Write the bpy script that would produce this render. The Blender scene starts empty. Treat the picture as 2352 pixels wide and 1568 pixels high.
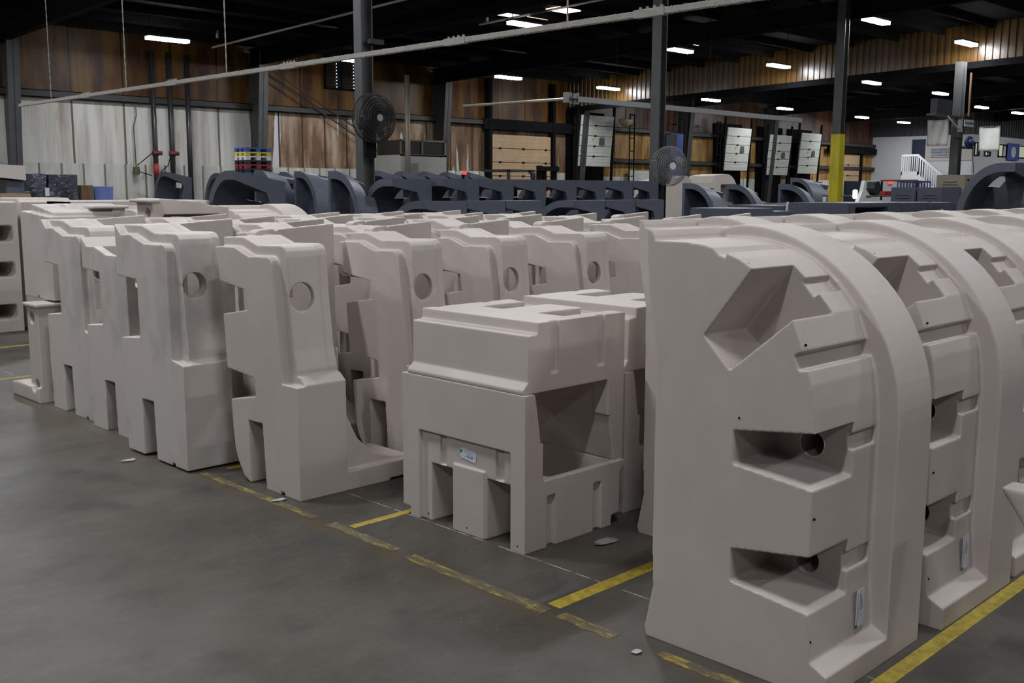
import bpy, bmesh, math, random
from mathutils import Vector, Matrix
random.seed(7)
S = bpy.context.scene
COL = S.collection

# ------------------------------------------------------------------ camera
F = 2374.162
def _n(v): return v.normalized()
_X = _n(Vector((3600-1176, -(442-784), -F)))
_Y = _n(Vector((-1200-1176, -(425-784), -F)))
_Y = _n(_Y - _X*_X.dot(_Y))
_Z = _X.cross(_Y)
cam_d = bpy.data.cameras.new('camera'); cam = bpy.data.objects.new('camera', cam_d); COL.objects.link(cam)
R = Matrix((_X, _Y, _Z))
cam.matrix_world = Matrix.Translation((0, 0, 1.65)) @ R.to_4x4()
cam_d.sensor_fit = 'HORIZONTAL'; cam_d.sensor_width = 36; cam_d.lens = F*36/2352
cam_d.clip_start = .05; cam_d.clip_end = 300
S.camera = cam

# ------------------------------------------------------------------ world, exposure
S.view_settings.view_transform = 'Standard'; S.view_settings.look = 'None'
S.view_settings.gamma = 1; S.view_settings.use_curve_mapping = False
S.view_settings.exposure = 0.0
W = bpy.data.worlds.new('world'); S.world = W; W.use_nodes = True
W.node_tree.nodes['Background'].inputs[0].default_value = (.55, .6, .7, 1)
W.node_tree.nodes['Background'].inputs[1].default_value = 0.012
LAMP_W = 80.0      # watts of each ceiling fixture
GLOW = 55.0

# ------------------------------------------------------------------ materials
def mat(name, color, rough=.6, metal=0, noise=0, nscale=8, bump=0, spec=.4, grain=0, color2=None, stretch=None, bscale=None):
    m = bpy.data.materials.new(name); m.use_nodes = True
    nt = m.node_tree; b = nt.nodes['Principled BSDF']
    b.inputs['Base Color'].default_value = (*color, 1); b.inputs['Roughness'].default_value = rough
    b.inputs['Metallic'].default_value = metal; b.inputs['Specular IOR Level'].default_value = spec
    if noise or color2 or grain or bump:
        tc = nt.nodes.new('ShaderNodeTexCoord'); src = tc.outputs['Object']
        if stretch:
            mp = nt.nodes.new('ShaderNodeMapping'); mp.inputs['Scale'].default_value = stretch
            nt.links.new(src, mp.inputs[0]); src = mp.outputs[0]
        n = nt.nodes.new('ShaderNodeTexNoise'); n.inputs['Scale'].default_value = nscale
        n.inputs['Detail'].default_value = 7; n.inputs['Roughness'].default_value = .62
        nt.links.new(src, n.inputs['Vector'])
        cr = nt.nodes.new('ShaderNodeValToRGB')
        c2 = color2 if color2 else tuple(c*(1-noise) for c in color)
        cr.color_ramp.elements[0].position = .34 if name != 'tan_plastic_scuffed' else .30; cr.color_ramp.elements[1].position = .66 if name != 'tan_plastic_scuffed' else .50
        cr.color_ramp.elements[0].color = (*c2, 1); cr.color_ramp.elements[1].color = (*color, 1)
        nt.links.new(n.outputs['Fac'], cr.inputs[0])
        out = cr.outputs[0]
        if grain:
            g = nt.nodes.new('ShaderNodeTexNoise'); g.inputs['Scale'].default_value = 420; g.inputs['Detail'].default_value = 1
            nt.links.new(tc.outputs['Object'], g.inputs['Vector'])
            mr = nt.nodes.new('ShaderNodeMapRange'); mr.inputs[3].default_value = 1-grain; mr.inputs[4].default_value = 1+grain
            nt.links.new(g.outputs['Fac'], mr.inputs[0])
            vm = nt.nodes.new('ShaderNodeVectorMath'); vm.operation = 'SCALE'
            nt.links.new(out, vm.inputs[0]); nt.links.new(mr.outputs[0], vm.inputs['Scale']); out = vm.outputs[0]
        nt.links.new(out, b.inputs['Base Color'])
        if bump:
            bp = nt.nodes.new('ShaderNodeBump'); bp.inputs['Strength'].default_value = bump; bp.inputs['Distance'].default_value = .004 if (bscale or 99) > 50 else .05
            nb = n
            if bscale:
                nb = nt.nodes.new('ShaderNodeTexNoise'); nb.inputs['Scale'].default_value = bscale; nb.inputs['Detail'].default_value = 3
                nt.links.new(tc.outputs['Object'], nb.inputs['Vector'])
            nt.links.new(nb.outputs['Fac'], bp.inputs['Height']); nt.links.new(bp.outputs[0], b.inputs['Normal'])
    return m

def emit(name, color, strength):
    m = bpy.data.materials.new(name); m.use_nodes = True; b = m.node_tree.nodes['Principled BSDF']
    b.inputs['Base Color'].default_value = (*color, 1)
    b.inputs['Emission Color'].default_value = (*color, 1); b.inputs['Emission Strength'].default_value = strength
    return m

TAN = mat('tan_plastic', (.50, .444, .405), .55, noise=.10, nscale=2.2, grain=.10, bump=.12, bscale=260, spec=.35)
TAN2 = mat('tan_plastic_scuffed', (.50, .452, .42), .6, color2=(.345, .32, .30), nscale=1.9, grain=.10, bump=.12, bscale=260, stretch=(1, 1.3, .9))
TANT = mat('tan_plastic_scraped', (.62, .60, .60), .6, color2=(.43, .395, .37), nscale=5, grain=.08, bump=.3, stretch=(3, 1, 1))
GREY = mat('grey_plastic', (.088, .096, .125), .42, noise=.18, nscale=2, grain=.12, bump=.1, bscale=240)
STEEL = mat('painted_steel', (.035, .035, .034), .6, noise=.25, nscale=3)
STEEL2 = mat('grey_steel', (.068, .068, .068), .5, noise=.25, nscale=3)
DARK = mat('dark_steel', (.007, .007, .0075), .8, spec=.06)
BLACK = mat('black', (.004, .004, .005), .8, spec=.04)
CEIL = mat('ceiling_dark', (.006, .006, .008), .9, spec=.1, noise=.4, nscale=.8)
DUSTY = mat('dusty_rail', (.30, .285, .26), .85, noise=.2, nscale=30, bump=.8)
WHITE = mat('white_paint', (.62, .62, .62), .5)
WHITE2 = mat('white_door', (.52, .53, .48), .5, noise=.12, nscale=4)
CREAM = mat('cream_door', (.42, .285, .165), .5, noise=.15, nscale=3)
BLUE = mat('blue', (.035, .07, .24), .5)
NAVY = mat('navy', (.012, .017, .045), .5)
YELLOW = mat('yellow_wrap', (.50, .42, .015), .45, noise=.3, nscale=6, stretch=(1, 1, .2))
PAPER = mat('paper', (.62, .64, .70), .6)
INK = mat('ink', (.05, .05, .07), .7)
GREEN = mat('green_dot', (.01, .16, .045), .6)
LAMPM = emit('lamp_diffuser', (.93, .96, 1.0), GLOW)

def ramp(nt, src, stops):
    cr = nt.nodes.new('ShaderNodeValToRGB'); e = cr.color_ramp.elements
    e[0].position, e[0].color = stops[0][0], (*stops[0][1], 1)
    e[1].position, e[1].color = stops[-1][0], (*stops[-1][1], 1)
    for p, c in stops[1:-1]:
        k = e.new(p); k.color = (*c, 1)
    nt.links.new(src, cr.inputs[0]); return cr.outputs[0]
def noise(nt, vec, scale, detail=6, rough=.6, mapscale=None):
    if mapscale:
        mp = nt.nodes.new('ShaderNodeMapping'); mp.inputs['Scale'].default_value = mapscale
        nt.links.new(vec, mp.inputs[0]); vec = mp.outputs[0]
    n = nt.nodes.new('ShaderNodeTexNoise'); n.inputs['Scale'].default_value = scale
    n.inputs['Detail'].default_value = detail; n.inputs['Roughness'].default_value = rough
    nt.links.new(vec, n.inputs['Vector']); return n.outputs['Fac']
def mix(nt, f, a, b):
    m = nt.nodes.new('ShaderNodeMix'); m.data_type = 'RGBA'
    for s, v in ((m.inputs[0], f), (m.inputs[6], a), (m.inputs[7], b)):
        if hasattr(v, 'is_output'): nt.links.new(v, s)
        elif isinstance(v, tuple): s.default_value = (*v, 1)
        else: s.default_value = v
    return m.outputs[2]

# concrete floor
def floor_mat():
    m = bpy.data.materials.new('concrete'); m.use_nodes = True; nt = m.node_tree; b = nt.nodes['Principled BSDF']
    tc = nt.nodes.new('ShaderNodeTexCoord'); v = tc.outputs['Object']
    big = ramp(nt, noise(nt, v, .9, 8, .6), [(.32, (.036, .030, .024)), (.5, (.064, .055, .045)), (.68, (.094, .084, .072))])
    mp = nt.nodes.new('ShaderNodeMapping'); mp.inputs['Rotation'].default_value = (0, 0, .75); mp.inputs['Scale'].default_value = (1, 3.2, 1)
    nt.links.new(v, mp.inputs[0])
    scr = ramp(nt, noise(nt, mp.outputs[0], 6, 9, .75), [(.50, (0, 0, 0)), (.9, (.6, .6, .6))])
    c = mix(nt, scr, big, (.16, .15, .135))
    fine = ramp(nt, noise(nt, v, 34, 8, .8), [(.35, (0, 0, 0)), (.7, (.55, .55, .55))])
    c = mix(nt, fine, c, (.10, .092, .08))
    blot = ramp(nt, noise(nt, v, 2.4, 5, .55), [(.52, (0, 0, 0)), (.74, (.85, .85, .85))])
    c = mix(nt, blot, c, (.034, .032, .032))
    # saw cut joints along x = 3.22, y = 7.6
    sep = nt.nodes.new('ShaderNodeSeparateXYZ'); nt.links.new(v, sep.inputs[0])
    def line(sock, pos, w):
        a = nt.nodes.new('ShaderNodeMath'); a.operation = 'SUBTRACT'; nt.links.new(sock, a.inputs[0]); a.inputs[1].default_value = pos
        d = nt.nodes.new('ShaderNodeMath'); d.operation = 'ABSOLUTE'; nt.links.new(a.outputs[0], d.inputs[0])
        l = nt.nodes.new('ShaderNodeMath'); l.operation = 'LESS_THAN'; nt.links.new(d.outputs[0], l.inputs[0]); l.inputs[1].default_value = w
        return l.outputs[0]
    lm = nt.nodes.new('ShaderNodeMath'); lm.operation = 'MULTIPLY'
    nt.links.new(line(sep.outputs[0], 3.22, .004), lm.inputs[0])
    nt.links.new(ramp(nt, noise(nt, v, 9, 3), [(.40, (0, 0, 0)), (.56, (.8, .8, .8))]), lm.inputs[1])
    c = mix(nt, lm.outputs[0], c, (.42, .41, .38))
    c = mix(nt, line(sep.outputs[1], 6.55, .005), c, (.03, .03, .03))
    sd = ramp(nt, noise(nt, v, 3, 6), [(.35, (0, 0, 0)), (.6, (.75, .75, .75))])
    sm = nt.nodes.new('ShaderNodeMath'); sm.operation = 'MULTIPLY'; nt.links.new(line(sep.outputs[0], 2.79, .055), sm.inputs[0]); nt.links.new(sd, sm.inputs[1])
    c = mix(nt, sm.outputs[0], c, (.075, .055, .028))
    # dust specks
    vo = nt.nodes.new('ShaderNodeTexVoronoi'); vo.inputs['Scale'].default_value = 7; nt.links.new(v, vo.inputs['Vector'])
    sp = nt.nodes.new('ShaderNodeMath'); sp.operation = 'LESS_THAN'; nt.links.new(vo.outputs['Distance'], sp.inputs[0]); sp.inputs[1].default_value = .022
    c = mix(nt, sp.outputs[0], c, (.35, .34, .32))
    nt.links.new(c, b.inputs['Base Color'])
    r = nt.nodes.new('ShaderNodeMapRange'); nt.links.new(noise(nt, v, 1.4, 6), r.inputs[0])
    r.inputs[3].default_value = .34; r.inputs[4].default_value = .62
    nt.links.new(r.outputs[0], b.inputs['Roughness'])
    b.inputs['Specular IOR Level'].default_value = .36
    bp = nt.nodes.new('ShaderNodeBump'); bp.inputs['Strength'].default_value = .12; bp.inputs['Distance'].default_value = .003
    nt.links.new(noise(nt, v, 60, 4), bp.inputs['Height']); nt.links.new(bp.outputs[0], b.inputs['Normal'])
    return m
CONC = floor_mat()

def tape_mat(name, wear, base=(.42, .31, .03)):
    m = bpy.data.materials.new(name); m.use_nodes = True; nt = m.node_tree; b = nt.nodes['Principled BSDF']
    tc = nt.nodes.new('ShaderNodeTexCoord'); v = tc.outputs['Object']
    f = ramp(nt, noise(nt, v, 16, 10, .8, (2.0, .5, 1)), [(wear-.04, (0, 0, 0)), (wear+.05, (1, 1, 1))])
    y = ramp(nt, noise(nt, v, 22, 6), [(.3, tuple(.45*c for c in base)), (.65, base)])
    nt.links.new(mix(nt, f, (.085, .072, .045), y), b.inputs['Base Color']); b.inputs['Roughness'].default_value = .6
    return m
TAPE = tape_mat('yellow_tape', .36); TAPEW = tape_mat('yellow_tape_worn', .545, (.44, .31, .05))

# building walls (stained insulation facing) driven by streak noise
def wall_mat(name, cols, drip=None, dripamt=0, rough=.45, seam=1.52, low=.42, high=.62):
    m = bpy.data.materials.new(name); m.use_nodes = True; nt = m.node_tree; b = nt.nodes['Principled BSDF']
    tc = nt.nodes.new('ShaderNodeTexCoord'); v = tc.outputs['Object']
    a = noise(nt, v, 1.1, 8, .62, (1.6, 1.6, .35))
    c = ramp(nt, a, [(low, cols[0]), ((low+high)/2, cols[1]), (high, cols[2])])
    st = ramp(nt, noise(nt, v, 3.2, 6, .6, (1, 1, .06)), [(.44, (0, 0, 0)), (.7, (.6, .6, .6))])
    c = mix(nt, st, c, tuple(x*.55 for x in cols[0]))
    if drip:
        d = ramp(nt, noise(nt, v, 2.1, 4, .5, (1, 1, .12)), [(.62-dripamt, (0, 0, 0)), (.64-dripamt, (1, 1, 1))])
        c = mix(nt, d, c, drip)
    sep = nt.nodes.new('ShaderNodeSeparateXYZ'); nt.links.new(v, sep.inputs[0])
    md = nt.nodes.new('ShaderNodeMath'); md.operation = 'PINGPONG'; nt.links.new(sep.outputs[0], md.inputs[0]); md.inputs[1].default_value = seam/2
    ls = nt.nodes.new('ShaderNodeMath'); ls.operation = 'LESS_THAN'; nt.links.new(md.outputs[0], ls.inputs[0]); ls.inputs[1].default_value = .03
    c = mix(nt, ls.outputs[0], c, tuple(x*.35 for x in cols[0]))
    nt.links.new(c, b.inputs['Base Color']); b.inputs['Roughness'].default_value = rough; b.inputs['Specular IOR Level'].default_value = .22
    return m
W_UP = wall_mat('insulation_brown', [(.045, .018, .005), (.098, .043, .009), (.135, .066, .012)], rough=.42)
W_MID = wall_mat('insulation_white', [(.36, .30, .23), (.52, .49, .45), (.58, .565, .53)], rough=.6, low=.30, high=.46)
W_MID2 = wall_mat('insulation_stained', [(.15, .09, .05), (.30, .20, .13), (.42, .34, .26)], drip=(.55, .55, .57), dripamt=.03, rough=.55, seam=.9)
W_MID4 = wall_mat('insulation_dark_stained', [(.09, .05, .028), (.17, .105, .06), (.24, .165, .11)], drip=(.42, .40, .37), dripamt=-.02, rough=.55, seam=1.1)
W_MID3 = wall_mat('insulation_amber', [(.20, .10, .025), (.38, .22, .07), (.46, .30, .12)], rough=.5, seam=1.9)
W_RED = wall_mat('insulation_rust', [(.035, .018, .014), (.085, .04, .024), (.13, .065, .035)], rough=.4, seam=.8)
W_LOW = wall_mat('liner_panel', [(.46, .45, .40), (.54, .53, .49), (.60, .59, .55)], rough=.5, seam=.62)
OFFICE = mat('office_wall', (.50, .51, .53), .6, noise=.06, nscale=3)
OFFICE2 = mat('office_wall_beige', (.42, .39, .35), .6, noise=.06, nscale=3)
CORR_DK = mat('dark_sheet', (.045, .045, .048), .6)
FASC = mat('fascia_sheet', (.085, .043, .010), .30, spec=.6, noise=.35, nscale=2, stretch=(1, 1, .3))

# ------------------------------------------------------------------ mesh helpers
def box(bm, x0, x1, y0, y1, z0, z1):
    v = [bm.verts.new(p) for p in ((x0,y0,z0),(x1,y0,z0),(x1,y1,z0),(x0,y1,z0),(x0,y0,z1),(x1,y0,z1),(x1,y1,z1),(x0,y1,z1))]
    for f in ((0,3,2,1),(4,5,6,7),(0,1,5,4),(1,2,6,5),(2,3,7,6),(3,0,4,7)): bm.faces.new([v[i] for i in f])
def prism(bm, poly, axis, a0, a1):
    poly = [p for i, p in enumerate(poly) if math.dist(p, poly[i-1]) > 1e-5]
    def P(p, a):
        return {'x': (a, p[0], p[1]), 'y': (p[0], a, p[1]), 'z': (p[0], p[1], a)}[axis]
    A = [bm.verts.new(P(p, a0)) for p in poly]; B = [bm.verts.new(P(p, a1)) for p in poly]; n = len(poly)
    bm.faces.new(A[::-1]); bm.faces.new(B)
    for i in range(n): bm.faces.new((A[i], A[(i+1) % n], B[(i+1) % n], B[i]))
def cyl(bm, p0, p1, r, r1=None, n=16, cap=True):
    p0, p1 = Vector(p0), Vector(p1); r1 = r if r1 is None else r1
    d = (p1-p0).normalized(); u = d.orthogonal().normalized(); w = d.cross(u)
    A = [bm.verts.new(p0+(u*math.cos(t)+w*math.sin(t))*r) for t in [2*math.pi*i/n for i in range(n)]]
    B = [bm.verts.new(p1+(u*math.cos(t)+w*math.sin(t))*r1) for t in [2*math.pi*i/n for i in range(n)]]
    if cap: bm.faces.new(A[::-1]); bm.faces.new(B)
    for i in range(n): bm.faces.new((A[i], A[(i+1) % n], B[(i+1) % n], B[i]))
def tube(bm, pts, r, n=8):
    pts = [Vector(p) for p in pts]; rings = []
    for i, p in enumerate(pts):
        d = (pts[min(i+1, len(pts)-1)]-pts[max(i-1, 0)]).normalized()
        u = d.cross(Vector((0, 0, 1))); u = u.normalized() if u.length > .05 else Vector((1, 0, 0)); w = d.cross(u)
        rings.append([bm.verts.new(p+(u*math.cos(2*math.pi*k/n)+w*math.sin(2*math.pi*k/n))*r) for k in range(n)])
    for a, b in zip(rings, rings[1:]):
        for k in range(n): bm.faces.new((a[k], a[(k+1) % n], b[(k+1) % n], b[k]))
    bm.faces.new(rings[0][::-1]); bm.faces.new(rings[-1])
def torus(bm, c, axis, R0, r, n=32, m=8):
    c = Vector(c); ax = Vector(axis).normalized(); u = ax.orthogonal().normalized(); w = ax.cross(u); rings = []
    for i in range(n):
        t = 2*math.pi*i/n; d = u*math.cos(t)+w*math.sin(t)
        rings.append([bm.verts.new(c+d*(R0+r*math.cos(2*math.pi*k/m))+ax*r*math.sin(2*math.pi*k/m)) for k in range(m)])
    for i in range(n):
        a, b = rings[i], rings[(i+1) % n]
        for k in range(m): bm.faces.new((a[k], a[(k+1) % m], b[(k+1) % m], b[k]))

def mesh_of(bm, name, smooth=False):
    bmesh.ops.recalc_face_normals(bm, faces=bm.faces)
    me = bpy.data.meshes.new(name); bm.to_mesh(me); bm.free()
    if smooth:
        for p in me.polygons: p.use_smooth = True
    return me
def obj(name, bm, m, parent=None, smooth=False, loc=None):
    me = mesh_of(bm, name, smooth) if isinstance(bm, bmesh.types.BMesh) else bm
    if m is not None and not me.materials: me.materials.append(m)
    o = bpy.data.objects.new(name, me); COL.objects.link(o)
    if parent: o.parent = parent
    if loc: o.location = loc
    return o
def BM(*boxes):
    bm = bmesh.new()
    for b in boxes: box(bm, *b)
    return bm
def thing(name, label, cat, loc=(0, 0, 0), rz=0, group=None):
    o = bpy.data.objects.new(name, None); COL.objects.link(o); o.location = loc; o.rotation_euler = (0, 0, rz)
    o.empty_display_size = .1
    o['label'] = label; o['category'] = cat
    if group: o['group'] = group
    return o
def tag(o, label, cat, group=None):
    o['label'] = label; o['category'] = cat
    if group: o['group'] = group
    return o
def struct(name, bm, m, label=None, smooth=False):
    o = obj(name, bm, m, smooth=smooth); o['kind'] = 'structure'
    o['label'] = label or name.replace('_', ' '); o['category'] = name.split('_')[0]
    return o
def dup(root, loc, rz, label, group=None, skip=()):
    kids = list(root.children)
    r = root.copy(); COL.objects.link(r); r.parent = None; r.location = loc; r.rotation_euler = (0, 0, rz); r['label'] = label
    if group: r['group'] = group
    for ch in kids:
        if ch.name.split('.')[0] in skip: continue
        c = ch.copy(); COL.objects.link(c); c.parent = r
        for g in ch.children:
            d = g.copy(); COL.objects.link(d); d.parent = c
    return r

def solid(adds, cuts, voxel=None, smooth_it=6, name='body'):
    """adds / cuts: lists of callables drawing one closed shape each into a bmesh."""
    tmp = []
    def mk(fn):
        bm = bmesh.new(); fn(bm); me = mesh_of(bm, 'tmp'); o = bpy.data.objects.new('tmp', me); COL.objects.link(o); tmp.append(o); return o
    base = mk(adds[0])
    for op, fns in (('UNION', adds[1:]), ('DIFFERENCE', cuts)):
        for fn in fns:
            t = mk(fn); md = base.modifiers.new('b', 'BOOLEAN'); md.operation = op; md.solver = 'EXACT'; md.object = t
    if voxel:
        r = base.modifiers.new('r', 'REMESH'); r.mode = 'VOXEL'; r.voxel_size = voxel; r.use_smooth_shade = True
        s = base.modifiers.new('s', 'SMOOTH'); s.factor = .5; s.iterations = smooth_it
    dg = bpy.context.evaluated_depsgraph_get()
    me = bpy.data.meshes.new_from_object(base.evaluated_get(dg)); me.name = name
    for o in tmp: 
        md = o.data; bpy.data.objects.remove(o); bpy.data.meshes.remove(md)
    me.materials.clear()
    if voxel:
        for p in me.polygons: p.use_smooth = True
    return me
BX = lambda *a: (lambda bm: box(bm, *a))
PR = lambda *a: (lambda bm: prism(bm, *a))
CY = lambda *a, **k: (lambda bm: cyl(bm, *a, **k))

# ------------------------------------------------------------------ the building
struct('floor', BM((-12, 95, -14, 30.2, -.2, 0)), CONC, 'worn grey concrete warehouse floor')
SL = .0305
roof_z = lambda y: 6.15 + SL*(30-y)
bm = bmesh.new(); prism(bm, [(30.2, roof_z(30.2)), (-14, roof_z(-14)), (-14, roof_z(-14)+.15), (30.2, roof_z(30.2)+.15)], 'x', -12, 33.5)
prism(bm, [(30.2, roof_z(30.2)+.3), (-14, roof_z(-14)+.3), (-14, roof_z(-14)+.45), (30.2, roof_z(30.2)+.45)], 'x', 33.5, 95)
struct('ceiling', bm, CEIL, 'dark sloping metal roof deck')
k = 1
bm = bmesh.new()
for i in range(29):
    y = 29.2-i*1.5; box(bm, -12, 95, y-.03, y+.03, roof_z(y)-.2, roof_z(y))
struct('trim_1', bm, DARK, 'dark steel roof purlins running along the building')
for i, x in enumerate([-4.9, 2.65, 10.2, 17.75, 25.3, 33.95, 40.7, 48.2, 55.8, 63.3]):
    bm = bmesh.new()
    for dz0, dz1, hw in ((-.72, -.69, .1), (-.70, -.24, .012), (-.24, -.2, .1)):
        prism(bm, [(29.7, roof_z(29.7)+dz0), (-14, roof_z(-14)+dz0), (-14, roof_z(-14)+dz1), (29.7, roof_z(29.7)+dz1)], 'x', x-hw, x+hw)
    struct('trim_%d' % (i+2), bm, DARK, 'dark steel rafter under the roof')
# back wall, split in bands
struct('wall_back', BM((-12, 33.2, 30, 30.2, 0, 2.32)), W_LOW, 'pale ribbed liner panel along the bottom of the back wall')
struct('wall_back', BM((-12, 17.8, 30, 30.2, 2.32, 4.15)), W_MID, 'white stained insulation of the back wall')
struct('wall_back', BM((17.8, 25.5, 30, 30.2, 2.32, 4.15)), W_MID2, 'brown stained insulation with torn white streaks')
struct('wall_back', BM((25.5, 33.2, 30, 30.2, 2.32, 4.15)), W_MID4, 'brown stained insulation by the dock doors')
struct('wall_back', BM((-12, 33.2, 30, 30.2, 4.15, 6.3)), W_UP, 'amber brown insulation above the girt')
struct('wall_back', BM((33.2, 60.5, 30, 30.2, 0, 2.2)), W_LOW, 'pale lower wall behind the dock doors')
struct('wall_back', BM((33.2, 60.5, 30, 30.2, 2.2, 4.2)), W_MID3, 'amber insulation between the tilted dock doors')
struct('wall_back', BM((33.2, 60.5, 30, 30.2, 4.2, 6.6)), W_RED, 'dark rust coloured insulation over the dock doors')
for j, (x0, x1, z) in enumerate([(-12, 33.2, 4.2), (33.2, 60.5, 4.26), (33.2, 60.5, 2.9)]):
    struct('trim_%d' % (20+j), BM((x0, x1, 29.78, 29.99, z-.10, z-.08), (x0, x1, 29.78, 29.8, z-.1, z+.1), (x0, x1, 29.78, 29.99, z+.08, z+.1)), STEEL, 'grey steel wall girt')
# tapered frame columns on the back wall
for j, x in enumerate([10.35, 17.85, 25.55, 33.25, 40.7, 48.1]):
    bm = bmesh.new()
    prism(bm, [(29.98, 0), (29.55, 0), (29.05, roof_z(29)-.3), (29.98, roof_z(29)-.3)], 'x', x-.015, x+.015)
    prism(bm, [(29.58, 0), (29.55, 0), (29.05, roof_z(29)-.3), (29.08, roof_z(29)-.3)], 'x', x-.16, x+.16)
    struct('trim_%d' % (30+j), bm, STEEL2 if j < 2 else STEEL, 'tapered steel wall column')
# louvre high in the wall
t = struct('window_1', BM((20.7, 20.76, 29.9, 29.99, 5.0, 6.05), (21.98, 22.04, 29.9, 29.99, 5.0, 6.05), (20.7, 22.04, 29.9, 29.99, 4.98, 5.04), (20.7, 22.04, 29.9, 29.99, 6.02, 6.08), (21.36, 21.4, 29.9, 29.99, 5.0, 6.05)), DARK, 'dark louvred vent high on the back wall')
bm = bmesh.new()
for i in range(9):
    z = 5.08+i*.11; prism(bm, [(29.9, z), (29.98, z+.08), (29.99, z+.075), (29.91, z-.005)], 'x', 20.76, 21.98)
obj('louvre_blades', bm, STEEL, t)
bm = bmesh.new()
for x in (21.22, 21.93):
    for i in range(9): box(bm, x, x+.025, 29.985, 29.995, 5.06+i*.11, 5.11+i*.11)
obj('daylight_gap', bm, emit('daylight', (.7, .85, 1), 3.0), t)

# hanging corrugated divider
bm = bmesh.new(); zb = lambda y: 5.19+.0305*(24.8-y)
y = -14.0; n = 0
while y < 29.9:
    x0, x1 = (32.92, 32.96)
    w = .22; y2 = min(y+w, 29.99)
    off = .0
    prof = [(x1+.02, y), (x1+.02, y2), (x1, y2), (x1, y2-.05), (x0, y2-.07), (x0, y+.05), (x1, y+.03), (x1, y)]
    A = [bm.verts.new((p[0], p[1], zb(p[1]))) for p in prof]; B = [bm.verts.new((p[0], p[1], roof_z(p[1])+.1)) for p in prof]
    bm.faces.new(A[::-1]); bm.faces.new(B)
    for i in range(8): bm.faces.new((A[i], A[(i+1) % 8], B[(i+1) % 8], B[i]))
    y = y2
struct('wall_divider', bm, FASC, 'amber corrugated sheet hanging below the roof')
bm = bmesh.new(); prism(bm, [(29.99, zb(29.99)-.2), (-14, zb(-14)-.2), (-14, zb(-14)), (29.99, zb(29.99))], 'x', 32.88, 33.02)
struct('trim_40', bm, BLACK, 'black steel beam under the corrugated divider')

# office block at the far right
struct('wall_office', BM((60.5, 60.7, 24.2, 30, 0, 4.8)), OFFICE, 'white office block wall facing the aisle')
struct('wall_office', BM((60.5, 95, 24.0, 24.2, 0, 4.8)), OFFICE, 'white office block wall with windows')
struct('wall_office', BM((60.46, 60.5, 24.0, 26.65, 3.35, 4.8)), OFFICE2, 'beige painted patch of the office wall')
bm = BM((60.52, 60.7, 24.2, 30, 4.8, 7.2), (60.5, 95, 24.02, 24.2, 4.8, 7.2))
for i in range(90): box(bm, 60.8+i*.38, 60.95+i*.38, 23.97, 24.02, 4.8, 7.2)
for i in range(15): box(bm, 60.47, 60.52, 24.2+i*.38, 24.35+i*.38, 4.8, 7.2)
struct('wall_office', bm, CORR_DK, 'dark corrugated sheet above the office block')
d = struct('door_1', BM((60.42, 60.5, 26.72, 27.5, 2.45, 4.6)), NAVY, 'navy blue door at the top of the white stairs')
obj('door_handle', BM((60.36, 60.42, 26.80, 26.86, 3.42, 3.5)), STEEL2, d)
# office windows (on the wall facing the camera row, y = 24)
GLASSW = emit('lit_window', (.55, .60, .42), .35)
for j, (x0, x1, z0, z1) in enumerate([(60.65, 61.4, 3.6, 4.37), (62.15, 63.05, 3.62, 3.9), (64.2, 65.55, 3.62, 4.37), (67.4, 71.0, 3.62, 4.38)]):
    w = struct('window_%d' % (j+2), BM((x0, x1, 23.93, 24, z0, z0+.06), (x0, x1, 23.93, 24, z1-.06, z1), (x0, x0+.08, 23.93, 24, z0, z1), (x1-.08, x1, 23.93, 24, z0, z1), ((x0+x1)/2, (x0+x1)/2+.07, 23.93, 24, z0, z1)), DARK, 'office window')
    obj('window_pane', BM((x0, (x0+x1)/2+.2, 23.97, 23.99, z0, z1)), GLASSW, w)

# dock doors
def sectional(name, x0, x1, z0, z1, m, label, cat, rows, hinges, group=None, win=False, tilt=0, y=29.8, track=False):
    t = thing(name, label, cat, ((x0+x1)/2, y, 0), 0, group)
    w = x1-x0; h = (z1-z0)/rows
    for r in range(rows):
        bm = bmesh.new(); za, zc = z0+r*h+.012, z0+(r+1)*h-.012
        prism(bm, [(-.03-tilt*(za-z0), za), (.02-tilt*(za-z0), za), (.02-tilt*(zc-z0), zc), (-.03-tilt*(zc-z0), zc)], 'x', -w/2, w/2)
        for q in range(3): 
            zz = za+(q+.5)*(zc-za)/3; prism(bm, [(-.036-tilt*(zz-z0), zz-.02), (0-tilt*(zz-z0), zz-.02), (-tilt*(zz-z0), zz+.02), (-.036-tilt*(zz-z0), zz+.02)], 'x', -w/2+.02, w/2-.02)
        obj('door_section', bm, m, t)
    for r in range(1, rows):
        z = z0+r*h
        for q in range(hinges):
            u = -w/2+.5+q*(w-.8)/max(1, hinges-1) if hinges > 1 else -.1
            obj('hinge', BM((u-.05, u+.05, -.07-tilt*(z-z0), -.03-tilt*(z-z0), z-.035, z+.035)), DARK, t)
    if win:
        z = z0+(z1-z0)*.5
        o = obj('window_frame', BM((.2, .52, -.06-tilt*(z-z0), -.03-tilt*(z-z0), z-.16, z+.16)), STEEL2, t)
        obj('window_pane', BM((.25, .47, -.065-tilt*(z-z0), -.06-tilt*(z-z0), z-.11, z+.11)), mat('door_glass', (.10, .10, .11), .15), o)
        obj('warning_sticker', BM((-.25, -.15, -.05-tilt*(z-z0), -.035-tilt*(z-z0), z+.02, z+.12)), YELLOW, t)
    if track:
        bm = bmesh.new()
        for s in (-1, 1):
            x = s*(w/2+.12)
            prism(bm, [(.02, 0), (.10, 0), (.10-tilt*(z1-z0)+0, z1+.5), (.02-tilt*(z1-z0), z1+.5)], 'x', x-.05, x+.05)
        obj('door_track', bm, DARK, t)
    return t
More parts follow.
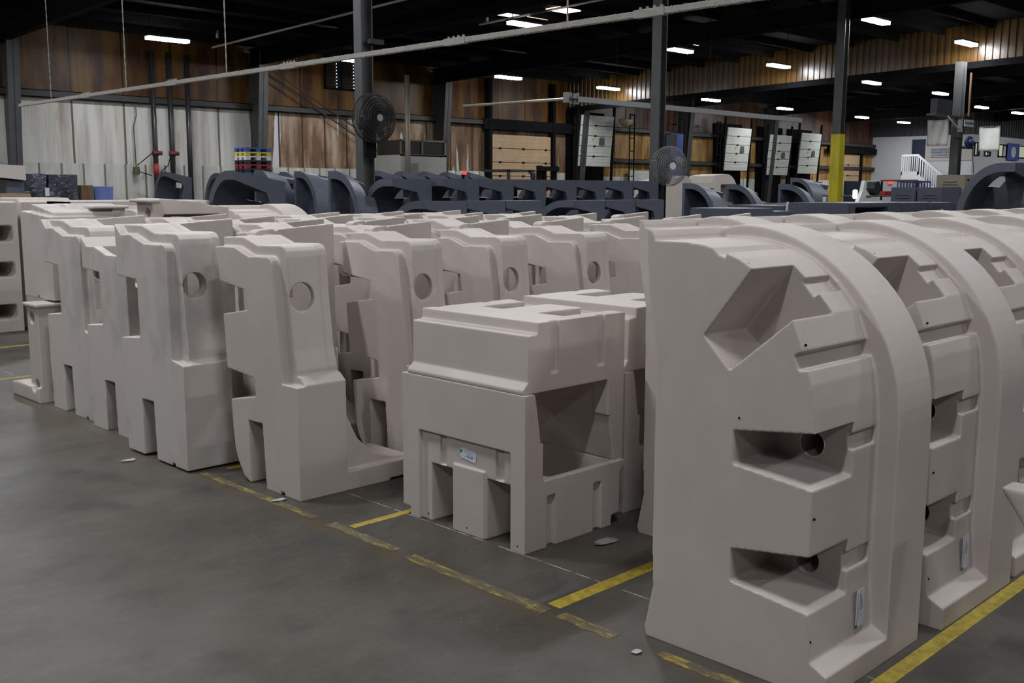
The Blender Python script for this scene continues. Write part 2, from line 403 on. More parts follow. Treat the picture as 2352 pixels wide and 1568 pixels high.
sectional('dock_door', 28.33, 31.75, 0.0, 3.77, CREAM, 'closed cream sectional dock door, widest on the back wall', 'dock door', 7, 3, y=29.85)
struct('trim_50', BM((28.15, 28.31, 29.7, 29.99, 0, 5.9), (31.77, 31.93, 29.7, 29.99, 0, 5.9), (27.9, 33.0, 29.72, 29.8, 3.95, 4.35)), DARK, 'dark steel frame of the wide dock door')
for j, (x0, z0, z1, lab) in enumerate([(33.0, 2.6, 4.73, 'tilted white dock door panel nearest the wide cream door'),
                             (43.8, 2.58, 4.68, 'tilted white dock door panel with a yellow patch right of the ladder tracks'),
                             (47.7, 2.40, 4.48, 'tilted white dock door panel, lowest of the white ones'),
                             (50.8, 2.52, 4.69, 'tilted white dock door panel nearest the yellow wrapped column')]):
    sectional('tilted_dock_door', x0, x0+2.08, z0, z1, WHITE2, lab, 'dock door', 5, 1, 'tilted white dock doors', win=True, tilt=.10, y=29.45, track=True)
    struct('trim_%d' % (60+j), BM((x0-.15, x0+2.25, 29.9, 29.985, 0.02, 4.9)), BLACK, 'black panel for the shade of the open dock bay behind the tilted door')  # black sheet stands in for the shade inside the open bay
sectional('dock_door', 56.0, 58.6, 0, 3.72, CREAM, 'closed cream dock door by the office corner behind the yellow column', 'dock door', 6, 1, y=29.85)
struct('trim_70', BM((54.6, 60.4, 29.65, 29.8, 3.76, 4.1), (58.65, 58.85, 29.75, 29.99, 0, 3.76), (55.75, 55.95, 29.75, 29.99, 0, 5.8)), DARK, 'dark header beam over the far cream door')
sectional('dock_door', 36.9, 38.6, 0, 2.5, WHITE2, 'low white dock door left of the pedestal fan', 'dock door', 4, 1, y=29.85)
# ladder-like door tracks
for j, x in enumerate([36.3, 40.0, 43.0]):
    bm = BM((x-.02, x+.02, 29.3, 29.34, 0, 4.9), (x+.3, x+.34, 29.3, 29.34, 0, 4.9), (x-.02, x+.34, 29.3, 29.34, 4.86, 4.92))
    for q in range(5): box(bm, x, x+.32, 29.3, 29.33, 2.2+q*.55, 2.24+q*.55)
    tag(obj('door_track', bm, DARK), ['dark ladder shaped door track beside the nearest tilted door', 'dark ladder shaped door track right of the pedestal fan', 'dark ladder shaped door track left of the second tilted door'][j], 'door track', 'ladder shaped door tracks')
tag(obj('blue_cabinet', BM((37.0, 37.9, 27.6, 28.3, 0, 4.05)), BLUE), 'tall blue cabinet behind the second steel column', 'cabinet')
tag(obj('control_box', BM((17.62, 17.85, 13.16, 13.26, 2.50, 2.78)), STEEL2), 'grey electrical box on the second steel column', 'electrical box')
# cream bag / torn insulation hanging by first tilted door
bm = bmesh.new(); bmesh.ops.create_uvsphere(bm, u_segments=16, v_segments=10, radius=.5)
for v in bm.verts:
    v.co.x *= .9; v.co.y *= .3; v.co.z *= .6 if v.co.z < 0 else .08
    v.co += Vector((random.uniform(-.02, .02), 0, random.uniform(-.02, .02)))
t = thing('hanging_sack', 'sagging yellowish plastic sack hanging beside the first tilted door', 'sack', (35.6, 29.0, 4.62))
obj('sack_body', bm, mat('sack', (.30, .26, .14), .6), t, True)
obj('cord', BM((-.01, .01, -.01, .01, .0, roof_z(29)+.3-4.62)), DARK, t)

# ------------------------------------------------------------------ interior steel columns
def hcol(x, y, h, label, m=STEEL2, wrap=False, hw=.15):
    t = thing('steel_column', label, 'column', (x, y, 0), 0, 'interior steel columns')
    obj('flange', BM((-hw, -hw+.02, -hw, hw, 0, h)), m, t); obj('flange', BM((hw-.02, hw, -hw, hw, 0, h)), m, t)
    obj('web', BM((-hw+.02, hw-.02, -.012, .012, 0, h)), m, t)
    obj('base_plate', BM((-.2, .2, -.2, .2, 0, .02)), m, t)
    if wrap:
        bm = BM((-hw-.015, hw+.015, -hw-.015, hw+.015, 0, 3.07)); obj('yellow_wrap', bm, YELLOW, t)
    return t
c1 = hcol(10.0, 13.4, roof_z(13.4), 'grey steel column carrying the round wall fan', hw=.105)
obj('conduit', BM((-.13, -.11, -.12, -.10, 0, 6.2)), STEEL2, c1); obj('bracket', BM((.0, .25, -.2, -.1, 3.86, 3.93)), STEEL, c1)
hcol(17.5, 13.4, roof_z(13.4), 'grey steel column behind the pedestal fan', hw=.11)
hcol(25.1, 13.4, roof_z(13.4), 'steel column wrapped in yellow below head height', wrap=True, hw=.115)
c4 = hcol(32.5, 13.4, zb(13.4)-.02, 'steel column with heater shelf and blue hose reel', hw=.13)
obj('rusty_pipe', BM((.22, .27, -.25, -.2, 3.9, 5.2)), mat('rust', (.12, .06, .035), .7), c4)
obj('side_bracket', BM((-.6, .0, -.19, -.15, 3.2, 3.24)), STEEL, c4)
# unit heater on bracket, left of column 4
t = thing('unit_heater', 'dark box heater on a bracket beside the last steel column', 'heater', (31.0, 13.3, 0))
obj('casing', BM((-.50, .55, -.1, .1, 3.87, 4.30)), mat('heater_case', (.03, .032, .036), .5), t)
obj('shelf', BM((-.66, 1.46, -.14, .14, 3.82, 3.87)), STEEL2, t)
bm = bmesh.new(); cyl(bm, (.2, -.13, 3.82), (1.38, -.05, 3.45), .025); box(bm, 1.34, 1.42, -.10, .02, 3.42, 3.82); obj('brace', bm, WHITE, t)
# hose reel
t = thing('hose_reel', 'blue hose reel on the last steel column', 'hose reel', (33.0, 13.2, 3.1))
bm = bmesh.new(); torus(bm, (0, 0, .03), (.4, 1, 0), .14, .05); cyl(bm, (0, -.1, .03), (0, .1, .03), .1); obj('drum', bm, mat('reel_blue', (.02, .035, .10), .5), t, True)
obj('bracket', BM((-.38, .12, -.08, .08, -.18, -.11)), mat('reel_blue2', (.02, .03, .08), .5), t)
bm = bmesh.new(); tube(bm, [(.2, 0, 0), (.35, 0, -.5), (.6, 0, -1.2), (.95, 0, -2)], .012); obj('hose', bm, mat('hose', (.10, .04, .04), .6), t)

# text helper
def text_obj(name, body, size, m, parent, mw, ext=.004):
    cu = bpy.data.curves.new(name, 'FONT'); cu.body = body; cu.size = size; cu.extrude = ext; cu.align_x = 'CENTER'; cu.align_y = 'CENTER'
    o = bpy.data.objects.new(name, cu); COL.objects.link(o)
    dg = bpy.context.evaluated_depsgraph_get(); me = bpy.data.meshes.new_from_object(o.evaluated_get(dg)); bpy.data.objects.remove(o)
    me.materials.clear(); me.materials.append(m)
    q = bpy.data.objects.new(name, me); COL.objects.link(q); q.parent = parent; q.matrix_local = mw
    return q
FACE_NX = Matrix(((0, 0, -1, 0), (-1, 0, 0, 0), (0, 1, 0, 0), (0, 0, 0, 1)))   # text readable when seen from -x
FACE_NY = Matrix(((1, 0, 0, 0), (0, 0, -1, 0), (0, 1, 0, 0), (0, 0, 0, 1)))    # readable when seen from -y
t = thing('wall_sign', 'grey wall sign with three lines of black capitals beside the blue door', 'sign', (60.4, 25.72, 3.82))
obj('sign_board', BM((0, .04, -.62, .62, -.27, .27)), mat('sign_grey', (.28, .30, .32), .5), t)
for s, z, sz in (('MAINTENANCE', .15, .17), ('PARKING ONLY', 0, .17), ('ALL OTHERS USE PIT', -.16, .12)):
    text_obj('lettering', s, sz, INK, t, Matrix.Translation((-.006, 0, z)) @ FACE_NX)
t = thing('column_sign', 'small white hanging sign reading COACHMEN right of the last column', 'sign', (32.40, 13.0, 3.665), 0)
obj('sign_board', BM((-.34, .34, 0, .02, -.10, .10)), WHITE, t)
text_obj('lettering', 'COACHMEN', .125, INK, t, Matrix.Translation((0, -.006, 0)) @ FACE_NY)
obj('hanger', BM((-.30, -.28, 0, .02, .10, .17), (-.30, .22, 0, .02, .16, .18), (.18, .22, .0, .4, .16, .18)), DARK, t)
# banners
BANM = mat('banner_cloth', (.74, .74, .71), .8, noise=.08, nscale=2)
def banner(X, y0, y1, z0, z1, label):
    bm = bmesh.new(); n = 12; rows = []
    for iz in range(9):
        rows.append([bm.verts.new((X+.05*math.sin(i*1.1+iz*.5), y0+(y1-y0)*i/n, z0+(z1-z0)*iz/8 + (-.05*math.sin(math.pi*i/n) if iz == 8 else 0))) for i in range(n+1)])
    for a, b in zip(rows, rows[1:]):
        for i in range(n): bm.faces.new((a[i], a[i+1], b[i+1], b[i]))
    bmesh.ops.solidify(bm, geom=bm.faces[:], thickness=.01)
    t = thing('hanging_banner', label, 'banner', (0, 0, 0), 0, 'blank white hanging banners')
    obj('cloth', bm, BANM, t, True)
    obj('rod', BM((X-.02, X+.02, y0, y1, z1, z1+.03)), STEEL2, t)
    obj('cord', BM((X-.004, X+.004, y0+.1, y0+.108, z1, roof_z(y0)+.3)), DARK, t); obj('cord', BM((X-.004, X+.004, y1-.1, y1-.092, z1, roof_z(y1)+.3)), DARK, t)
banner(54, 22.72, 23.80, 3.92, 5.27, 'blank white banner hanging left of the last steel column')
banner(54, 20.12, 21.15, 3.60, 4.80, 'blank white banner hanging right of the last steel column')
# flag on the office wall
t = thing('wall_flag', 'blue flag with a pale oval emblem between the office windows', 'flag', (66.45, 23.9, 3.95))
bm = bmesh.new(); box(bm, -.95, .95, 0, .02, -.48, .52); obj('cloth', bm, mat('flag_blue', (.05, .08, .30), .7), t)
bm = bmesh.new(); cyl(bm, (0, -.012, 0), (0, 0, 0), .33, n=24)
for v in bm.verts: v.co.x *= 1.15
obj('emblem', bm, mat('emblem', (.50, .48, .40), .7), t)

# stairs on the office wall
t = thing('stairs', 'white stairs with slatted railing below the navy door', 'stairs', (59.3, 26.5, 0))
obj('landing', BM((-.1, 1.1, .0, 1.02, 2.25, 2.5)), WHITE, t)
bm = BM((-.1, -.05, 0, .06, 2.5, 3.65), (-.1, -.05, .96, 1.02, 2.5, 3.65), (-.12, -.03, 0, 1.02, 3.58, 3.70), (-.1, -.05, 0, 1.02, 2.5, 2.72))
for i in range(7): box(bm, -.09, -.06, .10+i*.125, .155+i*.125, 2.7, 3.6)
obj('railing', bm, WHITE, t)
bm = bmesh.new()
prism(bm, [(0, 3.66), (0, 3.52), (-2.3, 1.72), (-2.3, 1.86)], 'x', -.1, -.04); prism(bm, [(0, 2.55), (0, 2.25), (-2.3, .45), (-2.3, .75)], 'x', -.1, -.04)
for i in range(16):
    y0 = -.1-i*.14; z = 2.5+y0*.78; box(bm, -.09, -.06, y0-.035, y0+.03, z, z+1.05)
obj('stair_railing', bm, WHITE, t)
bm = bmesh.new()
for i in range(11): box(bm, -.05, .95, -.2-i*.21, -i*.21, 2.28-i*.165-.05, 2.28-i*.165)
obj('treads', bm, STEEL2, t)
bm = BM((-.1, 1.0, 0.3, 1.0, 0, 2.25)); obj('support', bm, mat('stair_support', (.16, .12, .11), .7), t)  # plain brown block below the landing

# ------------------------------------------------------------------ lamps
LAMPS = [(13.52, 26.79, 5.6), (19.55, 26.9, 5.6), (26.5, 26.98, 5.6), (31.98, 26.95, 5.6), (39.22, 27.12, 5.6), (45.8, 27.34, 5.6), (54.01, 27.48, 5.6), (57.45, 26.7, 5.45),
 (19.47, 19.19, 5.83), (26.17, 19.3, 5.83), (31.75, 19.26, 5.83), (39.13, 19.58, 5.83), (45.47, 19.57, 5.83), (52.03, 20.34, 5.65), (57.02, 20.43, 5.65), (26.2, 13.08, 6.02), (32.0, 13.08, 6.02)]
VIS = len(LAMPS)
LAMPS += [(7.2, 26.8, 5.6), (.9, 26.8, 5.6), (13.2, 19.2, 5.83), (6.9, 19.2, 5.83), (.6, 19.2, 5.83)]
LAMPS += [(x, 13.1, 6.02) for x in (1.5, 7.7, 13.9, 20.0, 38.5)]
LAMPS += [(64.5, 19.5, 5.83), (71, 19.5, 5.83), (45.5, 13, 6.02), (52, 13, 6.02), (58.5, 13, 6.02), (65, 13, 6.02)]  # unseen lamps added to brighten the office walls and banners
LAMPS += [(x, 6.8, 6.2) for x in (-4.5, 1.5, 7.7, 13.9, 20.0, 26.2, 31.5)]  # unseen row, its last lamp added to brighten the hanging white sign
LAMPS += [(x, .6, 6.4) for x in (-4.5, 1.5, 7.7, 13.9, 20)]
LAMPS += [(x, -5.6, 6.55) for x in (-4.5, 1.5, 7.7)]
ld = bpy.data.lights.new('strip_light', 'AREA'); ld.shape = 'RECTANGLE'; ld.size = 1.1; ld.size_y = .24; ld.energy = LAMP_W; ld.color = (.94, .97, 1.0)
ORDS = ['first', 'second', 'third', 'fourth', 'fifth', 'sixth', 'seventh', 'eighth', 'ninth', 'tenth', 'eleventh', 'twelfth', 'thirteenth', 'fourteenth']
ld2 = ld.copy(); ld2.energy = LAMP_W*2.2   # aisle fixtures boosted to brighten the faces turned towards them
ld3 = ld.copy(); ld3.energy = LAMP_W*1.1
def lamp_label(i):
    names = ['long bright strip light above the three black wall pipes, leftmost in view', 'strip light half hidden by the rail beside the fan column', 'strip light above the wide cream dock door',
             'strip light at the left end of the lit corrugated divider', 'strip light just left of the second tilted dock door, high up', 'strip light between the second and third tilted doors',
             'small strip light over the office corner right of the yellow column', 'small strip light over the navy office door', 'strip light crossing the white rail near the top centre',
             'strip light right of the second column under the skylights', 'strip light at the middle bright patch of the corrugated divider', 'strip light right of the third column, below the divider',
             'strip light left of the box heater', 'small strip light upper left of the second banner', 'small strip light at the right edge of the photo', 'strip light high above the right side, right of the third column top', 'strip light by the brightest patch of the divider at upper right']
    return names[i] if i < VIS else None
bm = BM((-.6, .6, -.14, .14, .0, .05)); hous_me = mesh_of(bm, 'housing'); hous_me.materials.append(STEEL2)
bm = BM((-.58, .58, -.11, .11, -.075, .0)); diff_me = mesh_of(bm, 'diffuser'); diff_me.materials.append(LAMPM)
for i, (x, y, z) in enumerate(LAMPS):
    lab = lamp_label(i) or ('unseen strip light out of view, %s bay of the %s row from the back wall' % (ORDS[int(round((x+4.5)/6.3))], ORDS[int(round((26.8-y)/6.5))]))
    t = thing('strip_light', lab, 'ceiling light', (x, y, z), 0, 'ceiling strip lights')
    for nm, me in (('housing', hous_me), ('diffuser', diff_me)):
        o = bpy.data.objects.new(nm, me); COL.objects.link(o); o.parent = t
    rz = roof_z(y) - z + (.3 if x > 33.5 else 0)
    obj('hanger', BM((-.5, -.49, -.005, .005, .05, rz)), DARK, t); obj('hanger', BM((.49, .5, -.005, .005, .05, rz)), DARK, t)
    lo = bpy.data.objects.new('strip_light_source', ld2 if x < 2 and 5 < y < 14 else (ld3 if y < 2 else ld)); COL.objects.link(lo); lo.parent = t; lo.location = (0, 0, -.085)
# skylights: translucent roof panels
SKY = emit('skylight', (1.0, .80, .58), 2.2)
for j, (x0, y0, w) in enumerate([(20.3, 20.95, .7), (21.2, 20.6, .8), (20.9, 19.6, .8), (27.9, 20.95, .7), (28.6, 20.6, .7), (27.6, 19.2, .9)]):
    zz = roof_z(y0)-.06
    struct('window_%d' % (10+j), BM((x0, x0+w, y0-.3, y0+.25, zz, zz+.04)), SKY, 'lit translucent roof panel')
# sprinkler pipes
for j, (x, y0, y1, z) in enumerate([(20.0, 5, 21.5, 6.15), (27.2, 9, 21, 6.2), (15.5, -3, 28, 5.9)]):
    bm = bmesh.new(); cyl(bm, (x, y0, z+.03*(20-y0)), (x, y1, z+.03*(20-y1)), .03); cyl(bm, (x, y1-.3, z), (x, y1-.3, z+.2), .04)
    tag(obj('sprinkler_pipe', bm, mat('pipe_pale', (.30, .28, .25), .5)), ['pale sprinkler pipe under the top skylights', 'pale sprinkler pipe right of the second column', 'pale sprinkler pipe high over the fan column'][j], 'pipe', 'sprinkler pipes')

# ------------------------------------------------------------------ overhead rails
t = thing('hanging_rail', 'long dusty white rail hanging on chains across the top of the photo', 'rail', (5, 0, 0))
bm = BM((-.016, .016, 2.9, 13.96, 2.656, 2.694)); bmesh.ops.bevel(bm, geom=bm.edges[:], offset=.004, segments=1, affect='EDGES'); obj('beam', bm, DUSTY, t)
bm = bmesh.new()
for i in range(1500):
    y = random.uniform(3, 12.5); s = random.uniform(.0008, .0022); x = random.choice((-.016, .016, random.uniform(-.013, .013))); z = 2.694 if abs(x) < .015 else random.choice((2.694, 2.656))
    box(bm, x-s, x+s, y-s*1.5, y+s*1.5, z-s*1.3, z+s*1.3)
o = obj('dust_tufts', bm, DUSTY, t); o['kind'] = 'stuff'
for y in (11.9, 9.85, 7.75, 5.62, 3.9):
    bm = BM((-.02, .02, y-.11, y+.11, 2.652, 2.699))
    for q in range(4): cyl(bm, (0, y-.08+q*.052, 2.699), (0, y-.08+q*.052, 2.714), .009, n=8)
    obj('splice_clamp', bm, DUSTY, t)
for y in (12.92, 10.88, 8.79, 4.56):
    bm = bmesh.new(); z = 2.69; top = roof_z(y)-.2; q = 0
    while z < top: 
        box(bm, -.006 if q % 2 else -.002, .006 if q % 2 else .002, y-.002 if q % 2 else y-.006, y+.002 if q % 2 else y+.006, z, z+.05); z += .045; q += 1
    obj('chain', bm, DUSTY, t)
t = thing('conveyor_rail', 'grey overhead rail turning a corner in front of the dock doors', 'rail', (0, 0, 0))
bm = BM((18.8, 29.4, 16.93, 17.02, 3.72, 3.85)); obj('long_beam', bm, mat('galv', (.20, .20, .205), .4, .3), t)
bm = bmesh.new(); cyl(bm, (18.75, 17, 3.78), (18.5, 20.5, 3.78), .035); obj('side_tube', bm, mat('galv_warm', (.40, .36, .28), .4, .4), t)
bm = bmesh.new(); torus(bm, (18.75, 16.95, 3.79), (0, 0, 1), .13, .03, 20); box(bm, 18.56, 18.60, 16.88, 17.04, 3.68, 3.92); box(bm, 18.92, 18.96, 16.88, 17.04, 3.66, 3.92); cyl(bm, (18.75, 16.97, 3.66), (18.75, 16.97, 3.92), .04); obj('corner_bracket', bm, mat('galv_dark', (.2, .2, .2), .3, .6), t)
bm = bmesh.new(); [cyl(bm, (x, 17, 3.86), (x, 17, 6.3), .008, n=6) for x in (20.5, 24.5, 28.5)]; obj('hanger_rod', bm, DARK, t)

# ------------------------------------------------------------------ wall pipes and other wall things
for j, x in enumerate([14.40, 14.93, 15.50]):
    t = thing('wall_pipe', ['black vertical wall pipe with red painted foot', 'black vertical wall pipe with a red valve, middle of three', 'black vertical wall pipe without valve, rightmost of three'][j], 'pipe', (x, 29.6, 0), 0, 'black vertical wall pipes')
    bm = bmesh.new(); cyl(bm, (0, 0, 0), (0, 0, 5.6), .075); obj('pipe', bm, mat('pipe_black', (.02, .02, .022), .35), t, True)
    if j < 2:
        bm = bmesh.new(); cyl(bm, (-.12, -.08, 2.66), (.16, -.08, 2.66), .06); cyl(bm, (0, 0, 2.58), (0, 0, 2.74), .1); obj('valve', bm, mat('valve_red', (.12, .02, .02), .5), t, True)
        bm = bmesh.new(); tube(bm, [(-.1, -.1, 2.7), (-.35, -.1, 2.5), (-.62, -.1, 2.3), (-.55, -.1, 2.1), (-.2, -.1, 2.0)] if j == 0 else [(-.1, -.1, 2.6), (-.2, -.1, 2.3), (-.45, -.1, 2.1)], .014); obj('cable', bm, BLACK, t)
    if j == 0:
        bm = bmesh.new(); cyl(bm, (0, 0, 1.95), (0, 0, 2.35), .08); obj('red_band', bm, mat('red_band', (.28, .02, .02), .5), t, True)
        obj('tag', BM((-.02, .06, -.1, -.085, 1.75, 1.95)), WHITE, t)
t = thing('conduit_box', 'olive switch box with conduit on the wall left of the black pipes', 'switch box', (13.9, 29.9, 0))
obj('box', BM((-.07, .07, -.12, 0, 2.02, 2.25)), mat('olive_box', (.09, .09, .045), .5), t)
bm = bmesh.new(); tube(bm, [(0, -.05, 2.25), (-.02, -.05, 3.4), (.08, -.05, 3.75), (.08, -.05, 4.1)], .018); obj('conduit', bm, mat('conduit', (.10, .08, .05), .5), t)
for j, (a, b) in enumerate([((18.2, 5.55), (25.3, 1.9)), ((18.2, 5.3), (25.3, 1.6)), ((22.2, 1.6), (25.3, 3.2))]):
    bm = bmesh.new(); cyl(bm, (a[0], 29.7, a[1]), (b[0], 29.7, b[1]), .022)
    tag(obj('brace_rod', bm, STEEL), ['upper of the two long diagonal brace rods on the stained wall', 'lower of the two long diagonal brace rods on the stained wall', 'short diagonal rod crossing the long brace rods'][j], 'brace rod', 'diagonal wall braces')
# machine cabinet by the wall
t = thing('machine_cabinet', 'grey machine cabinet with dark glazed top by the back wall', 'cabinet', (23.3, 28, 0))
obj('cabinet_body', BM((-1.0, 1.05, -.1, 1.3, 0, 2.78)), mat('cab_grey', (.30, .30, .28), .6, noise=.15), t)
obj('glazed_top', BM((-.95, 1.0, -.05, 1.25, 2.78, 3.28)), mat('cab_glass', (.02, .02, .018), .25), t)
obj('top_frame', BM((-1.0, 1.05, -.1, -.06, 3.24, 3.3), (-.07, 0, -.1, -.06, 2.78, 3.28), (.98, 1.05, -.1, -.06, 2.78, 3.28), (-1.0, 1.05, -.1, -.06, 2.74, 2.8), (-1.0, -.94, -.1, -.06, 2.78, 3.28)), mat('frame_olive', (.12, .10, .06), .5), t)
obj('cabinet_door', BM((-.75, -.25, -.13, -.1, 1.2, 2.5)), mat('cab_door', (.15, .14, .12), .5), t)
bm = bmesh.new(); cyl(bm, (-.85, -.3, 0), (-.85, -.3, 5.4), .09); obj('vent_pipe', bm, mat('vent', (.12, .10, .08), .5), t, True)

def lit(name, x, y, z, *a): pass
# fans
def fan(name, label, loc, r, tiltz, dark, stand, arms=14):
    t = thing(name, label, 'fan', loc, tiltz)
    cage = mat('fan_cage', (.014, .012, .011) if dark else (.16, .16, .16), .5)
    bm = bmesh.new(); ax = (0, 1, 0)
    for rr, off in [(r, 0), (r, .12), (r*.92, -.03), (r*.8, -.05), (r*.68, -.06), (r*.56, -.07), (r*.44, -.075), (r*.32, -.08), (r*.2, -.08)]:
        torus(bm, (0, off, 0), ax, rr, .006, 40, 5)
        if dark and off: torus(bm, (0, off+.004, 0), ax, rr*.965, .004, 40, 4)
    for i in range(130 if dark else 90):
        a = 2*math.pi*i/(130 if dark else 90); c, s = math.cos(a), math.sin(a)
        tube(bm, [(c*r*.12, -.08, s*r*.12), (c*r*.6, -.065, s*r*.6), (c*r*.95, -.025, s*r*.95), (c*r, 0, s*r), (c*r, .12, s*r)], .0035, 4)
    obj('cage', bm, cage, t, True)
    bm = bmesh.new(); cyl(bm, (0, -.09, 0), (0, -.07, 0), .055 if dark else .075, n=20); obj('hub_cap', bm, mat('hub', (.30, .30, .30) if dark else (.55, .58, .62), .4), t)
    for i in range(4 if dark else 3):
        a = 2*math.pi*i/(4 if dark else 3)+.4; bm = bmesh.new(); P = []
        for q in range(7):
            rr = r*(.12+.8*q/6); wd = r*.30*math.sin(math.pi*(.25+.6*q/6))
            for sg in (-1, 1):
                P.append(bm.verts.new((rr*math.cos(a)-sg*wd*math.sin(a), .03+sg*.035, rr*math.sin(a)+sg*wd*math.cos(a))))
        for q in range(6): bm.faces.new((P[2*q], P[2*q+1], P[2*q+3], P[2*q+2]))
        bmesh.ops.solidify(bm, geom=bm.faces[:], thickness=.004)
        obj('blade', bm, mat('fan_blade', (.02, .018, .016) if dark else (.05, .05, .052), .5), t, True)
    bm = bmesh.new(); cyl(bm, (0, .02, 0), (0, .3, 0), .11, n=20); obj('motor', bm, mat('motor', (.02, .02, .02), .5), t)
    if stand:
        bm = bmesh.new(); cyl(bm, (0, .2, -r*.2), (0, .2, -loc[2]+.03), .03); cyl(bm, (0, .2, -loc[2]), (0, .2, -loc[2]+.03), .32); obj('pole', bm, DARK, t)
    else:
        obj('bracket', BM((-.1, .1, .15, .18, -.6, .2)), DARK, t)
    return t
fan('wall_fan', 'round dark caged fan mounted on the first steel column', (9.93, 13.0, 2.72), .375, .0, True, False)
fan('pedestal_fan', 'round caged pedestal fan in front of the second steel column', (17.44, 13.0, 2.12), .40, -.35, False, True)

# ------------------------------------------------------------------ floor markings
def strip(name, label, pts, m, group='yellow floor tape'):
    bm = bmesh.new(); v = [bm.verts.new((x, y, .0015)) for x, y in pts] + [bm.verts.new((x, y, .0002)) for x, y in pts]; n = len(pts)
    bm.faces.new(v[:n]); bm.faces.new(v[n:][::-1])
    for i in range(n): bm.faces.new((v[i], v[n+i], v[n+(i+1) % n], v[(i+1) % n]))
    return tag(obj(name, bm, m), label, 'floor tape', group)
def rag(x0, x1, y0, y1):
    n = 10; a = [(x0+random.uniform(-.006, .006), y0+(y1-y0)*i/n) for i in range(n+1)]; b = [(x1+random.uniform(-.006, .006), y1-(y1-y0)*i/n) for i in range(n+1)]
    return a+b
strip('floor_tape', 'worn yellow tape from the dirty moulding to the first gap', rag(2.82, 2.87, 4.28, 5.45), TAPEW)
strip('floor_tape', 'worn yellow tape between the gap and the short cross tape', rag(2.815, 2.875, 3.62, 4.15), TAPEW)
strip('floor_tape', 'long worn yellow tape in front of the stacked bins', rag(2.80, 2.865, 2.66, 3.52), TAPEW)
strip('floor_tape', 'worn yellow tape beside the arched moulding', rag(2.815, 2.88, 2.32, 2.60), TAPEW)
strip('floor_tape', 'worn yellow tape at the bottom edge of the photo', rag(2.825, 2.875, 1.2, 2.12), TAPEW)
strip('floor_tape', 'short yellow cross tape left of the stacked bins', [(2.89, 4.01), (3.6, 4.01), (3.6, 4.06), (2.89, 4.06)], TAPE)
strip('floor_tape', 'yellow cross tape running under the arched moulding', [(2.89, 2.64), (4.6, 2.64), (4.6, 2.71), (2.89, 2.71)], TAPE)
strip('floor_tape', 'yellow tape along the right side of the arched mouldings', [(2.9, 1.425), (9, 1.425), (9, 1.485), (2.9, 1.485)], TAPE)
strip('floor_tape', 'short yellow tape behind the dirty moulding', [(3.0, 5.40), (3.5, 5.40), (3.5, 5.45), (3.0, 5.45)], TAPE)
strip('floor_tape', 'thin yellow tape on the far floor beside the slotted block', [(0, 11.25), (4.2, 11.25), (4.2, 11.31), (0, 11.31)], TAPE)
strip('floor_tape', 'thin yellow tape crossing the far floor left of the frame', [(1, 9.35), (3.6, 9.35), (3.6, 9.41), (1, 9.41)], TAPE)
bm = bmesh.new()
for x, y in [(3.3, 2.8), (3.05, 1.98)]:
    pass
for nm, lab, cx, cy, sx, sy in [('plastic_scrap', 'clear plastic scrap on the floor in front of the arched moulding', 3.62, 3.02, .09, .05), ('paper_scrap', 'white paper scrap by the foot of the arched moulding', 2.80, 2.18, .028, .022),
                                ('paper_scrap', 'pale scrap by the foot of the dirty moulding', 2.66, 6.0, .06, .035), ('paper_scrap', 'pale curled scrap below the twin notched moulding', 2.87, 4.66, .07, .03)]:
    bm = bmesh.new(); vs = [bm.verts.new((cx+sx*math.cos(a)*random.uniform(.6, 1), cy+sy*math.sin(a)*random.uniform(.6, 1), .002+random.uniform(0, .006))) for a in [i*math.pi/4 for i in range(8)]]
    bm.faces.new(vs); bmesh.ops.solidify(bm, geom=bm.faces[:], thickness=.001)
    tag(obj(nm, bm, mat('scrap_paper', (.38, .38, .37), .7) if nm == 'paper_scrap' else mat('film', (.30, .29, .28), .25)), lab, 'scrap')

# ------------------------------------------------------------------ sticker (part with a green dot)
def sticker(parent, loc, face, w, h, rot=0, dot=(-.5, .15)):
    M = Matrix.Translation(loc) @ face @ Matrix.Rotation(rot, 4, 'Z')
    bm = BM((-w/2, w/2, -h/2, h/2, 0, .0012)); bmesh.ops.bevel(bm, geom=[e for e in bm.edges if abs(e.verts[0].co.z-e.verts[1].co.z) > .0005], offset=h*.08, segments=3, affect='EDGES')
    s = obj('sticker', bm, PAPER, parent); s.matrix_local = M
    bm = bmesh.new()
    for z, a, b, t in ((.34, -.42, .40, .035), (.18, -.25, .2, .02), (.02, -.08, .45, .04), (-.16, -.08, .32, .09), (-.30, 0, .18, .03), (-.25, -.40, -.14, .02)):
        x = a
        while x < b:
            l = random.uniform(.02, .05); box(bm, x*w, (min(x+l, b))*w, (z-t/2)*h, (z+t/2)*h, .0012, .0016); x += l+.012
    obj('printed_lines', bm, INK, s)
    bm = bmesh.new(); cyl(bm, (dot[0]*w, dot[1]*h, .0012), (dot[0]*w, dot[1]*h, .0022), h*.14 if w < h*3 else h*.2, n=20); obj('green_dot', bm, GREEN, s)
    return s

